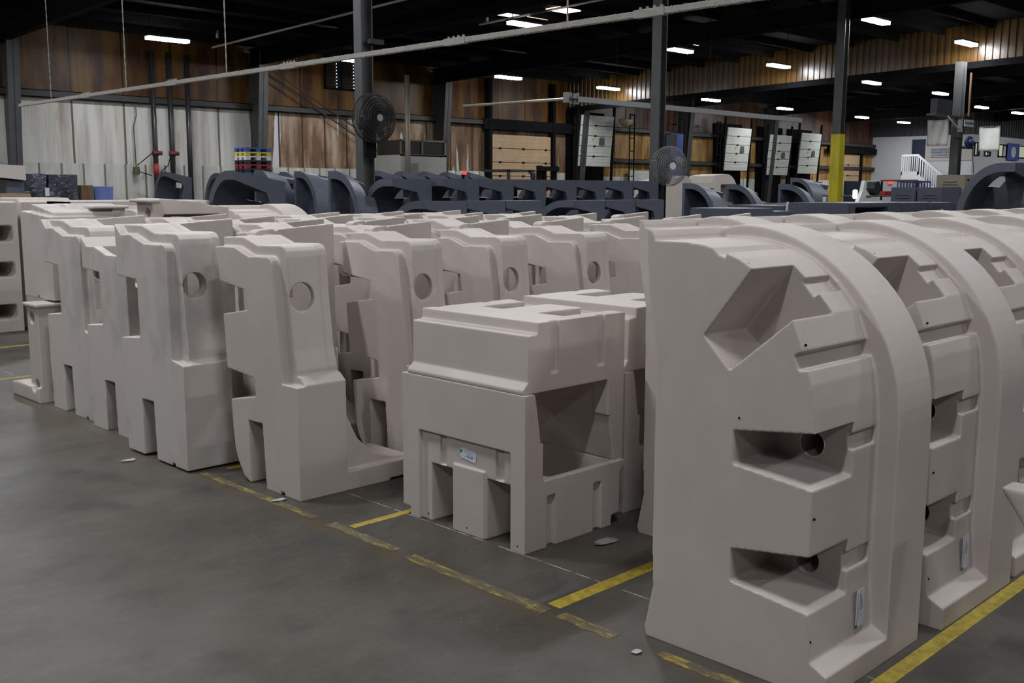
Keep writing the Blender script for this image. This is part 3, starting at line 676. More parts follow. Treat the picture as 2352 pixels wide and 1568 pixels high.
# ------------------------------------------------------------------ arched moulding (P5)
def arc(cx, cz, rx, rz, a0, a1, n=18):
    return [(cx+rx*math.cos(a0+(a1-a0)*i/n), cz+rz*math.sin(a0+(a1-a0)*i/n)) for i in range(n+1)]
PI = math.pi
LEFT = [(.765, 1.50), (.755, 1.30), (.74, 1.22), (.715, 1.10), (.71, .32), (.705, .20), (.74, .03), (.73, 0)]
recess = [(.06, 0), (.06, .10), (.078, .3), (.078, .86), (.085, .95), (.098, 1.035), (.133, 1.137), (.174, 1.241), (.25, 1.33), (.329, 1.394), (.385, 1.424), (.45, 1.447), (.53, 1.465), (.60, 1.472)] + [(.765, 1.472)] + LEFT[1:]
band = [(0, 0)] + arc(.66, .85, .66, .67, PI, PI/2, 22) + LEFT
arch_me = solid(
    [PR(recess, 'x', 0, .55), PR(band, 'x', .43, .69),
     PR([(0, 0), (0, .086), (.068, .122), (.3, .122), (.3, 0)], 'x', .0, .6),
     PR([(.735, 1.40), (.735, 1.485), (.748, 1.508), (.765, 1.508), (.765, 1.40)], 'x', 0, .69)],
    [PR([(.375, .312), (-.2, .25), (-.2, .51), (.375, .43)], 'x', -.1, .26),
     BX(.2, .415, -.2, .10, .36, .425), 
     PR([(.38, .727), (-.2, .665), (-.2, .915), (.38, .844)], 'x', -.1, .26),
     BX(.2, .415, -.2, .10, .785, .842),
     PR([(.513, 1.154), (.406, 1.047), (-.06, 1.437), (.06, 1.60), (.329, 1.394)], 'x', -.1, .26),
     PR([(.292, 1.335), (.248, 1.288), (.12, 1.39), (.19, 1.47)], 'x', .2, .42),
     PR([(.165, 1.125), (.148, 1.078), (.0, 1.10), (.0, 1.20)], 'x', -.1, .43),
     PR([(.485, 1.60), (.485, 1.452), (.462, 1.432), (.435, 1.425), (.43, 1.60)], 'x', -.1, .40),
     CY((.1, .23, .78), (.5, .23, .78), .047, n=28),
     CY((.1, .23, .36), (.5, .23, .36), .045, n=28)],
    voxel=.0042, smooth_it=6, name='arched_moulding_body')
def holes(parent, pts, r=.004, m=None):
    for p, d in pts:
        bm = bmesh.new(); p = Vector(p); d = Vector(d); cyl(bm, p-d*.004, p+d*.0008, r, n=12); obj('screw_hole', bm, BLACK, parent)
def place_arch(me, m, loc, rz, label, group, name='arched_moulding'):
    t = thing(name, label, 'moulding', loc, rz, group); o = bpy.data.objects.new('body', me); COL.objects.link(o); o.parent = t
    if not me.materials: me.materials.append(m)
    return t
ARG = 'tan arched mouldings in two rows at right'
A1 = place_arch(arch_me, TAN, (2.94, 1.52, 0), 0, 'tan arched plastic moulding with three deep pockets, nearest the camera', ARG)
sticker(A1, (.33, .058, .215), FACE_NY, .135, .055, PI/2, (-.48, .45))
holes(A1, [((.012, .072, .60), (0, -1, 0)), ((.012, .10, 1.01), (0, -1, 0)), ((.012, .066, .185), (0, -1, 0)), ((.02, .135, 1.16), (-.2, -1, 0)), ((-.001, .36, .89), (-1, 0, 0)), ((.02, .36, 1.41), (0, 0, 1))])
bm = bmesh.new(); torus(bm, (.262, .23, .78), (1, 0, 0), .047, .003, 32, 6); obj('hole_rim', bm, mat('hole_rim', (.62, .58, .54), .5), A1, True)
for i in range(1, 6):
    a = dup(A1, (2.94+.80*i+(.03 if i == 1 else 0), 1.50-.01*(i == 1), 0), 0, 'tan arched moulding, %s along the yellow line at right' % ['', 'second unit', 'third unit', 'fourth unit', 'fifth unit', 'sixth unit'][i], skip=('hole_rim',) if i > 1 else ())
for i in range(6):
    dup(A1, (3.84+.80*i, 2.27, 0), 0, 'tan arched moulding, %s in the row behind the yellow line row' % ['first', 'second', 'third', 'fourth', 'fifth', 'sixth', 'seventh'][i], skip=('sticker', 'hole_rim', 'screw_hole'))
for i, (x, y) in enumerate([(4.12, 8.42), (4.88, 8.06)]):
    dup(A1, (x, y, -.02), 0, ['tan arched moulding behind the boxy frame, left of the far pair', 'tan arched moulding at the right of the far pair behind the fins'][i], 'far pair of tan arched mouldings', skip=('sticker', 'hole_rim', 'screw_hole'))

# ------------------------------------------------------------------ legged moulding (panel units with fins)
J = [(.25, .63), (.30, .63), (.305, .6), (.335, .42), (.41, .27), (.52, .17), (.66, .12), (.785, .112), (.785, 0), (.15, 0), (.15, .63)]
def leg_unit(outline, cuts, top_layer, fin, name, hole=True, vx=.0045, layer=True):
    adds = [PR(outline, 'x', 0, .26)]
    if layer:
        # stepped body behind the front rim, with rounded upper corner
        adds += [PR(top_layer, 'x', .052, .27), PR([(p[0]-(.006 if p[0] < .3 else 0), p[1]+.006) for p in top_layer], 'x', .25, .30)]
    adds += [PR([(.0, 0), (0, .62), (.05, .66), (.3, .66), (.3, 0)], 'x', .05, .31), PR(J, 'y', .045, .42),
             BX(.05, .785, 0, .42, 0, .105)]
    if fin:
        adds += [PR([(.25, 0), (.785, 0), (.785, 1.435), (.40, 1.41), (.375, 1.40), (.25, 1.40)], 'y', .765, .81),
                 PR([(.205, 1.2), (.205, 1.395), (.235, 1.41), (.325, 1.415), (.35, 1.39), (.35, 1.2)], 'y', .71, .80)]
    c = list(cuts)
    if hole: c += [PR([(.12, .70), (.135, .80), (.165, 1.05), (.19, 1.25), (.5, 1.25), (.5, 1.0), (.76, .99), (.735, .70)], 'x', .06, .262), BX(.24, .9, .22, .48, .90, 1.22), CY((.13, -.3, 1.075), (.13, .40, 1.075), .076, n=40)]
    c += [BX(.60, .72, -.1, .3, -.1, .012), BX(-.1, .02, .15, .19, -.1, .018)]
    return solid(adds, c, voxel=vx, smooth_it=6, name=name)
out1 = [(0, 0), (0, .60), (.0, .615), (.225, .615), (.27, 1.09), (.255, 1.245), (.262, 1.265), (.28, 1.283), (.30, 1.287), (.45, 1.281), (.60, 1.327), (.805, 1.322), (.765, 1.127), (.49, 1.094), (.475, .987), (.742, .943), (.718, .635), (.43, .611), (.42, .509), (.687, .458), (.673, .261), (.66, .18), (.63, .109), (.57, .03), (.50, 0), (.505, .363), (.36, .365), (.335, 0)]
out1 = [(0, 0), (.0, .615), (.148, .615), (.195, 1.09), (.215, 1.245), (.225, 1.268), (.245, 1.283), (.27, 1.287), (.45, 1.281), (.60, 1.327), (.805, 1.322), (.765, 1.127), (.49, 1.094), (.475, .987), (.742, .943), (.718, .635), (.43, .611), (.42, .509), (.687, .458), (.673, .261), (.66, .18), (.63, .109), (.57, .03), (.50, 0), (.505, .363), (.36, .365), (.335, 0)]
lay1 = [(.072, .64), (.072, .69), (.10, .80), (.135, 1.10), (.145, 1.29), (.155, 1.32), (.175, 1.34), (.21, 1.347), (.44, 1.34), (.586, 1.38), (.80, 1.375), (.78, 1.1), (.50, 1.1), (.47, .98), (.45, .64)]
cav = [BX(.30, .9, -.2, .0, .2, .9)]
u1_me = leg_unit(out1, [BX(.12, .6, .5, .9, .64, .94), BX(-.1, .16, .50, .9, .95, 1.08)][:0], lay1, True, 'twin_notch_body')
out2 = [(0, 0), (0, .62), (.135, .64), (.15, 1.05), (.145, 1.27), (.155, 1.293), (.175, 1.306), (.20, 1.31), (.43, 1.306), (.62, 1.356), (.745, 1.352), (.825, 1.415), (.82, 1.10), (.55, 1.085), (.54, .735), (.80, .71), (.805, .35), (.80, .34), (.79, .166), (.775, 0), (.55, 0), (.555, .35), (.40, .355), (.385, 0)]
lay2 = [(p[0]+(0 if p[0] > .3 else -.06), p[1]+.025) for p in lay1]
lay2 = [(.03, .65), (.03, .70), (.05, .80), (.07, 1.10), (.075, 1.31), (.085, 1.345), (.11, 1.368), (.15, 1.375), (.40, 1.37), (.56, 1.412), (.80, 1.41), (.80, 1.12), (.56, 1.12), (.54, 1.0), (.50, .65)]
u2_me = leg_unit(out2, [], lay2, True, 'single_notch_body')
# lower open-topped variant without the stepped body
out3 = [(p[0], p[1]-.10 if p[1] > 1.2 else p[1]) for p in out2]
u3_me = leg_unit(out3, [BX(.06, .30, .15, .74, 1.0, 1.5)], lay2, False, 'low_notch_body', hole=False, layer=False)
G1 = 'tan panel mouldings with legs, notches and round holes'
def place_unit(me, m, x, y, label, cat='moulding', name='panel_moulding', sx=1, dz=0):
    t = thing(name, label, cat, (x, y, dz), 0, G1); o = bpy.data.objects.new('body', me); COL.objects.link(o); o.parent = t; o.scale.x = sx
    if not me.materials: me.materials.append(m)
    if o.data.materials[0] is not m:
        o.material_slots[0].link = 'OBJECT'; o.material_slots[0].material = m
    return t
def rim(t, y0, x=.155, z=1.075, r=.077):
    pass
P4 = place_unit(u1_me, TAN, 2.94, 4.56, 'tan panel moulding with two side notches and a curved foot, left of the stacked bins')
P3 = place_unit(u2_me, TAN2, 2.78, 5.49, 'dirty scuffed tan panel moulding with grey smudges, second from the stacked bins', dz=.012)
P2 = place_unit(u3_me, TAN2, 2.905, 6.318, 'low pale panel moulding squeezed left of the dirty one')
P1 = place_unit(u2_me, TAN2, 2.95, 7.14, 'tan panel moulding at the left end of the front row beside the upright frame')
ORD = ['first', 'second', 'third', 'fourth', 'fifth', 'sixth', 'seventh', 'eighth', 'ninth', 'tenth']
for i, x in enumerate([3.79, 4.52, 5.33, 6.10, 6.89, 7.68]):
    place_unit(u1_me, TAN, x, 4.56, 'tan panel moulding, %s behind the one with the curved foot' % ORD[i], sx=.92)
for i, x in enumerate([3.58, 4.32, 5.10, 5.85, 6.58, 7.35]):
    place_unit(u1_me if i % 2 else u2_me, TAN, x, 5.50, 'tan panel moulding, %s in the row behind the dirty one, only its top showing' % ORD[i], sx=.92)
for i, x in enumerate([3.71, 4.46, 5.18, 5.95, 6.65]):
    place_unit(u2_me, TAN, x, 6.33, 'tan panel moulding top, %s in the third row from the aisle of bins' % ORD[i], sx=.89)
for i, x in enumerate([3.75, 4.9, 5.65, 6.4]):
    place_unit(u2_me, TAN, x, 7.17, 'tan panel moulding top, %s in the fourth row near the grey shells' % ORD[i], sx=.92)

# ------------------------------------------------------------------ slotted bins (T stack)
Lp = [(0, 0), (0, .735), (.065, .735), (.075, .72), (.125, .322), (.705, .322), (.712, .315), (.712, .30), (.675, .265), (.672, .055), (.615, .05), (.61, 0)]
bin_me = solid(
    [PR([(0, .46), (0, .735), (.065, .735), (.09, .60), (.11, .46)], 'y', 0, .875),
     PR([(.02, 0), (.02, .5), (.1, .5), (.125, .322), (.705, .322), (.712, .315), (.712, .30), (.675, .265), (.672, .055), (.615, .05), (.61, 0)], 'y', 0, .815),
     BX(0, .12, 0, .095, 0, .5), BX(0, .12, .745, .875, .05, .5), BX(0, .12, .745, .815, 0, .1), BX(.008, .12, .28, .50, 0, .33)],
    [BX(-.1, .34, .10, .27, -.1, .30), BX(-.1, .34, .512, .67, -.1, .30),
     BX(-.1, .035, .155, .21, .305, .462), BX(-.1, .035, .56, .605, .305, .462), BX(-.1, .025, .695, .74, -.1, .455),
     BX(.15, .205, -.1, .022, -.1, .245), BX(.475, .53, -.1, .022, -.1, .24),
     BX(.15, .205, .795, .9, -.1, .245), BX(.475, .53, .795, .9, -.1, .24),
     PR([(.17, .6), (.20, .335), (.20, .06), (.65, .06), (.65, .28), (.66, .6)], 'y', .04, .775)],
    voxel=.0042, smooth_it=6, name='slotted_bin_body')
def place_bin(loc, flip, label, m=TAN):
    t = thing('slotted_bin', label, 'bin', loc, 0, 'slotted tan bins in two stacks'); o = bpy.data.objects.new('body', bin_me); COL.objects.link(o); o.parent = t
    if not bin_me.materials: bin_me.materials.append(TAN)
    if flip: o.matrix_local = Matrix.Translation((.718, -.005, .322)) @ Matrix.Rotation(PI, 4, 'Y')
    return t, o
B1, _ = place_bin((3.22, 3.165, 0), False, 'lower slotted bin with a white sticker, carrying the upturned one')
sticker(B1, (-.0015+.02, .398, .39), FACE_NX, .112, .052, -.12, (-.45, .12))
holes(B1, [((.0, .045, .03), (-1, 0, 0)), ((.008, .40, .03), (-1, 0, 0)), ((.02, .70, .03), (-1, 0, 0))])
B2, o2 = place_bin((3.22, 3.165, .4135), True, 'upturned slotted bin on top of the stack with the sticker')
o2.matrix_local = Matrix.Translation((.715, .02, .6415)) @ Matrix.Rotation(PI, 4, 'Y')
B3, _ = place_bin((4.02, 3.24, 0), False, 'lower slotted bin of the rear stack, half hidden by the arched moulding')
B4, o4 = place_bin((4.02, 3.24, .4135), True, 'upturned slotted bin on the rear stack beside the arched moulding')
o4.matrix_local = Matrix.Translation((.715, .02, .6415)) @ Matrix.Rotation(PI, 4, 'Y')

# ------------------------------------------------------------------ objects at the left end
fr_me = solid([BX(0, .075, 0, .04, 0, .72), BX(0, .075, .0, .22, .05, .75), BX(0, .40, 0, .05, 0, .76), BX(-.02, .40, -.02, .25, .74, .77), BX(0, .5, 0, .22, 0, .06), PR([(0, 0), (0, .12), (.45, .125), (.55, .11), (.55, 0)], 'x', -.03, .35)],
              [BX(.085, .33, -.1, .1, .06, .64), CY((-.1, .12, .655), (.2, .12, .655), .045, n=24), CY((-.1, .09, .13), (.2, .09, .13), .045, n=24)], voxel=.008, name='frame_body')
t = thing('upright_frame', 'narrow upright tan frame with two round holes at the far left of the front row', 'frame', (2.93, 8.09, 0)); o = obj('body', fr_me, TAN, t)
blk = solid([PR([(.0, .0), (.60, 0), (.60, .64), (.575, .68), (0, .64)], 'x', 0, .5), PR([(.01, .58), (.45, .60), (.44, .735), (.01, .675)], 'x', .03, .55), BX(.5, .60, .02, .45, .45, .70), BX(.32, .62, -.02, .14, .70, .725), PR([(.14, .69), (.45, .69), (.45, .735), (.22, .735)], 'x', .2, .6)], [BX(-.1, .12, .0, .045, .42, .50), BX(-.1, .04, .30, .33, -.1, .02)], voxel=.008, smooth_it=2, name='block_body')
t = thing('block_moulding', 'tan block moulding with a flanged top resting on the upright frame', 'moulding', (3.06, 8.08, .785)); obj('body', blk, TAN2, t)
for lx, ly in ((.5, .1),):
    pass
slab = solid([BX(0, 2.6, 0, .9, 0, 1.49)], [BX(-.1, 2.53, -.1, .6, .157, .32), BX(-.1, 2.53, -.1, .6, .636, .80), BX(-.1, 2.53, -.1, .6, 1.04, 1.215)], voxel=.018, smooth_it=3, name='slotted_block_body')
t = thing('slotted_block', 'tan slotted block with three dark horizontal pockets at the left edge', 'moulding', (1.75, 12.41, 0)); obj('body', slab, TAN, t)
bx_me = solid([BX(0, 2.4, 0, .7, 0, 1.49), BX(.0, .6, .1, .7, 1.45, 1.525)], [], voxel=.02, smooth_it=3, name='low_block_body')
t = thing('low_block', 'long plain tan block behind the slotted block under the wrapped pallets', 'moulding', (4.45, 12.6, 0)); obj('body', bx_me, TAN, t)
shelf_me = solid([PR([(0, 0), (0, 1.562), (.05, 1.564), (.48, 1.532), (.485, 1.508), (.68, 1.492), (.68, 0)], 'y', 0, .28), BX(-.05, .06, -.03, .32, 1.53, 1.557)],
              [BX(.09, .60, -.1, .14, .8, 1.43), CY((-.1, .09, 1.44), (.1, .09, 1.44), .045, n=24)], voxel=.008, smooth_it=2, name='boxy_frame_body')
t = thing('boxy_frame', 'boxy tan frame with a round hole and a flanged lip rising above the panel tops', 'frame', (3.86, 8.03, 0)); obj('body', shelf_me, TAN, t)
bm = BM((0, .05, 0, .5, 0, 1.5), (0, .5, .45, .5, 0, 1.5), (.05, 1.1, .03, .06, 1.10, 1.5), (0, 1.2, 0, .5, 1.46, 1.5))
tag(obj('tan_cover', bm, TAN, loc=(4.3, 10.9, .0)), 'plain tan cover between the flanged block and the boxy frame', 'moulding')

# wedge shaped bin at the right edge
wb = solid([PR([(1.242, .66), (1.235, .645), (1.156, .533), (.93, .12), (.93, 0), (.2, 0), (.2, .66)], 'x', 3.553, 3.665)], [], voxel=.008, smooth_it=2, name='wedge_body')
t = thing('wedge_panel', 'small tan wedge shaped panel poking in at the right edge', 'moulding', (0, 0, 0)); obj('body', wb, TAN, t)

# ------------------------------------------------------------------ grey shells
def grey_shell(w, h, d, flip, shear=0):
    """hollow quarter arch: profile in (y, z), arc at +y when flip is False, open towards -x (and -y when not flipped)"""
    s = -1 if flip else 1
    P = lambda pts: [(s*a, b) for a, b in pts]
    k = .22; th = .062*h
    outer = [(0, 0), (0, h), (w*k, h)] + arc(w*k, h*.60, w*(1-k), h*.40, PI/2, 0, 18)[1:] + [(w, 0)]
    inner = [(.06, -.1), (.06, h-th), (w*k, h-th)] + arc(w*k, h*.60, w*(1-k)-.10, h*.40-th, PI/2, 0, 18)[1:] + [(w-.10, -.1)]
    cuts = [PR(P([(w+.2, -.1), (w-.035, -.1), (w-.035, h*.6)] + arc(w*k, h*.60, w*(1-k)-.035, h*.40-.035, 0, PI/2, 16)[1:] + [(w*k, h+.2), (w+.2, h+.2)]), 'x', d*.42, d+.1),
          PR(P([(w-.02, h*.80), (w+.1, h*.80), (w+.1, h*.765), (w-.10, h*.765)]), 'x', d*.42, d+.1),
          PR(P([(w*k+.26, h*1.02), (w*k+.20, h*.88), (w*k+.28, h*.83), (w+.1, h*.86), (w+.1, h*1.02)]), 'x', d*.62, d+.1),
          PR(P([(w-.02, h*.45), (w+.1, h*.45), (w+.1, h*.38), (w-.25, h*.38), (w-.25, h*.45)]), 'x', d*.6, d+.1),
          PR(P(inner), 'x', -.1, d-.12)]
    if not flip:
        cuts += [PR([(-.1, -.1), (-.1, h-th), (.0, h-th), (d*.62, h-.11*h), (d*.68, h-.17*h), (d*.60, h-.28*h), (d*.60, -.1)], 'y', -.1, .12),
                 PR([(d*.72, -.1), (d*.72, h*.70), (d*1.1, h*.86), (d*1.1, -.1)], 'y', -.1, .012)]
    else: cuts += [CY((-.1, -w*.90, h*.80), (.03, -w*.90, h*.80), .018, n=12)]
    me = solid([PR(P(outer), 'x', 0, d)], cuts, voxel=None)
    for v in me.vertices:
        f = v.co.x/d; v.co.z *= 1-shear*f; v.co.y *= 1-shear*.8*f
    me.name = 'grey_shell_body'; me.materials.append(GREY); return me
gA = grey_shell(.80, 1.80, .76, False)
gS = grey_shell(.75, 1.87, .76, False, .075)
gB = grey_shell(.80, 1.50, .65, False)
gC = grey_shell(.78, 1.78, .80, True, .06)
def shell(me, x, y, label, group, sc=(1, 1, 1), rz=0):
    t = thing('grey_shell', label, 'moulding', (x, y, 0), rz, group); o = bpy.data.objects.new('body', me); COL.objects.link(o); o.parent = t; o.scale = sc
    return t
GG = 'dark grey hollow arched shells'
for i in range(7):
    shell(gA, 10.39+.765*i, 12.0, 'dark grey hollow shell, %s of the long taller row starting right of the fan column' % ORD[i], GG)
shell(gA, 9.55, 12.15, 'dark grey hollow shell just left of the long taller row', GG, (1, 1, .995))
for i, (x, y) in enumerate([(7.97, 9.5), (8.63, 9.5), (9.30, 9.5), (10.35, 9.3), (11.02, 9.3), (11.69, 9.3)]):
    shell(gB, x, y, 'dark grey hollow shell, %s of the low row just behind the tan tops' % ORD[i], GG)
for i in range(5):
    shell(gS, 16.1+.77*i, 21, 'dark grey shell top peeking over the tall row, %s from the fan column' % ORD[i], GG, (1, 1, 1.115))
shell(gS, 13.4, 27.0, 'dark grey hollow shell in front of the black wall pipes, leftmost shell', GG, (1, 1, 1.115))
shell(gS, 13.05, 23.5, 'dark grey hollow shell half hidden, second from the left', GG, (1, 1, 1.075))
shell(gS, 6.9, 12.04, 'dark grey hollow shell with a wide dark opening below the coloured pallets', GG, (1, 1, 1.0))
for i, (x, y, sc, lab) in enumerate([(11.2, 18.0+.75, (1, 1, 1.13), 'dark grey shell showing its pocketed side right of the coloured pallets'), (12.3, 18.8+.75, (1, 1, 1.12), 'thin dark grey shell rim between two convex shells'), (11.5, 17.0+.75, (1, 1, 1.11), 'dark grey shell with pocketed convex side, middle of the left group'), (9.1, 12.35+.78, (.52, 1, 1.07), 'dark grey shell with pocketed convex side beside the fan column')]):
    shell(gC, x, y, lab, GG, sc)
for i, (x, y, sc, lab) in enumerate([(16.78, 11.43+.78, (1.06, 1, .995), 'dark grey shell with its arc to the right, right of the pedestal fan'), (18.1, 11.3+.78, (.75, 1, .99), 'dark grey shell with its arc to the right, second beyond the fan'),
                                    (18.15, 10.13+.78, (.73, 1, .99), 'dark grey shell with small white sticker on its convex side'), (26.9, 15.0+.78, (1.9, 1, 1.12), 'tall dark grey shell below the yellow wrapped column')]):
    t = shell(gC, x, y, lab, GG, sc)
    if i == 2: obj('sticker', BM((.35, .45, -.79, -.775, 1.42, 1.52)), PAPER, t)
t = shell(gA, 15.4, 5.5, 'very large dark grey hollow shell at the right edge of the photo', GG, (1.1, 1, 1.133))
holes(t, [((0, .64, 1.80), (-1, 0, 0))], .016)

# low grey covers in front of the right group
for i, (x, y, z, lab) in enumerate([(12.3, 8.0, 1.39, 'low grey stepped cover behind the tan tops, leftmost'), (14.0, 8.5, 1.41, 'low grey stepped cover with a folded white paper on it'), (15.7, 8.9, 1.42, 'low grey stepped cover below the right hand shells'), (17.2, 8.35, 1.41, 'low grey stepped cover left of the grey boxes')]):
    bm = BM((0, .9, 0, .8, 0, z), (.9, 1.5, 0, .8, 0, z-.05), (.3, 1.2, -.02, 0, z-.12, z-.1)); t = thing('grey_cover', lab, 'moulding', (x, y, 0), 0, 'low grey covers'); obj('body', bm, GREY, t)
    if i == 1: bm = BM((-.04, .04, 0, .002, 0, .22)); o = obj('paper', bm, PAPER, t, loc=(.35, -.03, z-.16)); o.rotation_euler = (0, .25, 0)
# grey box units with louvre panels
def gbox(x, y, w, d, h, label, opening=False, paper=None, grooves=True, m=GREY, name='grey_box', side=False):
    t = thing(name, label, 'box', (x, y, 0), 0, 'grey box units' if m is GREY else None)
    if m is not GREY and 'group' in t: del t['group']
    me = solid([BX(0, w, 0, d, 0, h)], ([BX(w*.12, w*.72, -.1, d*.8, 0.2, h-.07)] if opening else [BX(w*.86, w*.9, -.1, .03, .1, h+.1)]), None, name='box_body')
    bmv = bmesh.new(); bmv.from_mesh(me); bmesh.ops.bevel(bmv, geom=[e for e in bmv.edges if e.calc_face_angle(0) > .5], offset=.015, segments=2, affect='EDGES', clamp_overlap=True); bmv.to_mesh(me); bmv.free()
    obj('body', me, m, t)
    if grooves:
        for q in range(3):
            ww = d*(.22+.05*q); obj('louvre', BM((-.025, 0, d*.5-ww, d*.5+ww, h-.15-q*.06, h-.13-q*.06)), m, t)
    if paper: obj('paper', BM((paper[0], paper[0]+.09, -.012, -.004, paper[1], paper[1]+.16)), PAPER, t)
    return t
gbox(14.1, 7.3, 1.7, 1.0, 1.46, 'grey box with a dark rectangular opening facing the camera', True, grooves=False)
gbox(15.82, 7.3, 1.1, 1.0, 1.455, 'grey box right of the open one with a small paper on it', paper=(.5, 1.1), grooves=False)
gbox(16.95, 7.3, .95, 1.0, 1.45, 'narrow grey box with a crumpled white paper', paper=(.3, 1.18), grooves=False)
gbox(20.1, 9.02, .9, .51, 1.705, 'grey louvred box in the rear pair, left one')
gbox(20.1, 8.48, .9, .51, 1.705, 'grey louvred box in the rear pair, right one')
gbox(23.3, 9.36, .5, .64, 1.99, 'olive louvred box in front of the last steel column', m=mat('olive_plastic', (.20, .18, .135), .6, grain=.1), name='olive_box')

# ------------------------------------------------------------------ background things
# wrapped goods at the left
WRAP = mat('black_wrap', (.09, .095, .125), .22, bump=.45, color2=(.015, .016, .02), nscale=3, bscale=11, spec=1.0)
def wrapped(x, y, w, d, h, z0, m, label, cat, skew=0, name='wrapped_pallet'):
    t = thing(name, label, cat, (x, y, 0))
    bm = bmesh.new(); prism(bm, [(0, z0+.14), (w, z0+.14), (w-skew*.4, z0+h), (skew, z0+h)], 'y', 0, d)
    bmesh.ops.subdivide_edges(bm, edges=bm.edges[:], cuts=5, use_grid_fill=True)
    for v in bm.verts: v.co += Vector((random.uniform(-.012, .012), random.uniform(-.015, .015), random.uniform(-.008, .008)))
    obj('goods', bm, m, t)
    bm = bmesh.new(); box(bm, 0, w, 0, .1, z0+.10, z0+.135); box(bm, 0, w, d-.1, d, z0+.10, z0+.135); box(bm, 0, w, d*.45, d*.55, z0+.10, z0+.135)
    for q in (0, .45, .9): box(bm, w*q, w*q+.1*w, 0, d, z0, z0+.10)
    obj('pallet', bm, mat('pallet_wood', (.20, .13, .07), .8), t)
    return t
t = wrapped(6.3, 18, .52, .5, 1.87, 0, WRAP, 'left block of goods wrapped in shiny dark film', 'wrapped goods', .04)
obj('paper_label', BM((.46, .53, -.03, -.02, 1.5, 1.64)), PAPER, t)
t = wrapped(6.86, 18, .45, .5, 1.86, 0, WRAP, 'right block of goods wrapped in shiny dark film with a paper label', 'wrapped goods', -.02)
wrapped(7.42, 18.1, .22, .4, 1.68, 0, mat('brown_card', (.16, .10, .055), .6, noise=.3), 'brown carton under film right of the dark wrapped goods', 'carton', name='carton')
wrapped(7.70, 18.2, .32, .5, 1.66, 0, mat('blue_film', (.16, .21, .50), .3, noise=.3, nscale=9, stretch=(1, 1, .2)), 'blue film wrapped bundle right of the brown carton', 'bundle', name='blue_bundle')
tag(obj('wood_board', BM((4.2, 5.3, 14.6, 15.2, 1.50, 1.56)), mat('board', (.30, .20, .12), .7)), 'thin wooden board behind the slotted block', 'board')
tag(obj('board_stand', BM((4.2, 5.3, 14.6, 15.2, 0, 1.495)), DARK), 'dark crate under the wooden board', 'crate')
t = thing('tan_arch_end', 'tan moulding end with a concave underside at the left edge', 'moulding', (4.35, 16.4, 0))
bm = bmesh.new(); prism(bm, [(0, 2.02), (1.55, 1.97), (1.55, 1.75), (1.1, 1.80), (.6, 1.76), (.2, 1.66), (0, 1.60)], 'y', 0, .8); obj('body', bm, TAN, t)
obj('leg', BM((.0, .12, .1, .7, 0, 1.62)), TAN, t); obj('leg', BM((1.3, 1.55, .1, .7, 0, 1.76)), GREY, t)
# coloured plastic pallets
PCOL = [('blue', (.03, .08, .30), 'uppermost, blue'), ('yellow', (.55, .45, .06), 'yellow, second from the top'), ('white', (.60, .61, .64), 'white, third from the top'), ('black', (.015, .015, .016), 'black, between the white and the red one'), ('red', (.26, .02, .04), 'dark red, under the black one'), ('black', (.015, .015, .016), 'black, under the red one'), ('blue', (.05, .10, .32), 'blue, second from the bottom in view'), ('black', (.015, .015, .016), 'black, lowest seen')]
zt = 2.765
for j, (nm, c, lab) in enumerate(PCOL):
    z0 = zt-.115*(j+1); w, d = (.80, .62)
    a = [BX(0, w, 0, d, z0+.07, z0+.112)] 
    t = thing('plastic_pallet', 'plastic pallet in the wall stack, '+lab, 'pallet', (15.3, 26, 0), 0, 'stack of plastic pallets')
    m = mat('pallet_'+nm, c, .45)
    obj('deck', BM((0, w, 0, d, z0+.075, z0+.112)), m, t)
    for px in (0, .5, 1):
        for py in (0, .5, 1): obj('foot', BM((px*(w-.14), px*(w-.14)+.14, py*(d-.14), py*(d-.14)+.14, z0, z0+.075)), m, t)
tag(obj('storage_rack', BM((15.25, 16.15, 25.95, 26.7, 0, 1.84)), DARK), 'dark block carrying the stack of coloured pallets', 'crate')
# fork lift mast and cage
t = thing('forklift', 'dark forklift seen over the grey shells before the cream door', 'forklift', (20.2, 20.5, 0))
obj('chassis', BM((-.2, 1.9, 0, 1.1, .25, 1.1)), mat('fork_dark', (.03, .03, .032), .5), t)
bm = BM((-.05, .02, 0, .07, 1.0, 2.16), (.95, 1.02, 0, .07, 1.0, 2.1), (-.05, 1.02, 0, 1.05, 2.12, 2.18)); prism(bm, [(.75, 2.18), (.95, 2.1), (1.1, 1.0), (1.02, 1.0), (.88, 2.05), (.75, 2.12)], 'y', 0, .07); obj('overhead_guard', bm, STEEL, t)
bm = BM((1.15, 1.25, -.05, .1, .1, 2.30), (1.75, 1.85, -.05, .1, .1, 2.30), (1.1, 1.9, -.1, .0, 2.15, 2.28), (1.1, 1.9, -.1, .0, 1.7, 1.8), (1.35, 1.42, -.05, .05, .1, 2.2)); obj('mast', bm, DARK, t)
for x in (0, 1.5):
    bm = bmesh.new(); cyl(bm, (x, -.05, .28), (x, .25, .28), .28, n=24); obj('wheel', bm, BLACK, t)
obj('seat', BM((.2, .6, .3, .7, 1.1, 1.7)), BLACK, t)
tag(obj('red_marker', BM((17.93, 18.06, 19.9, 19.93, 2.0, 2.1)), emit('red_lit', (.9, .10, .10), .5)), 'small glowing red marker between two grey shells', 'marker')
tag(obj('marker_post', BM((17.97, 18.02, 19.94, 19.99, 0, 2.05)), DARK), 'thin post holding the red marker', 'post')
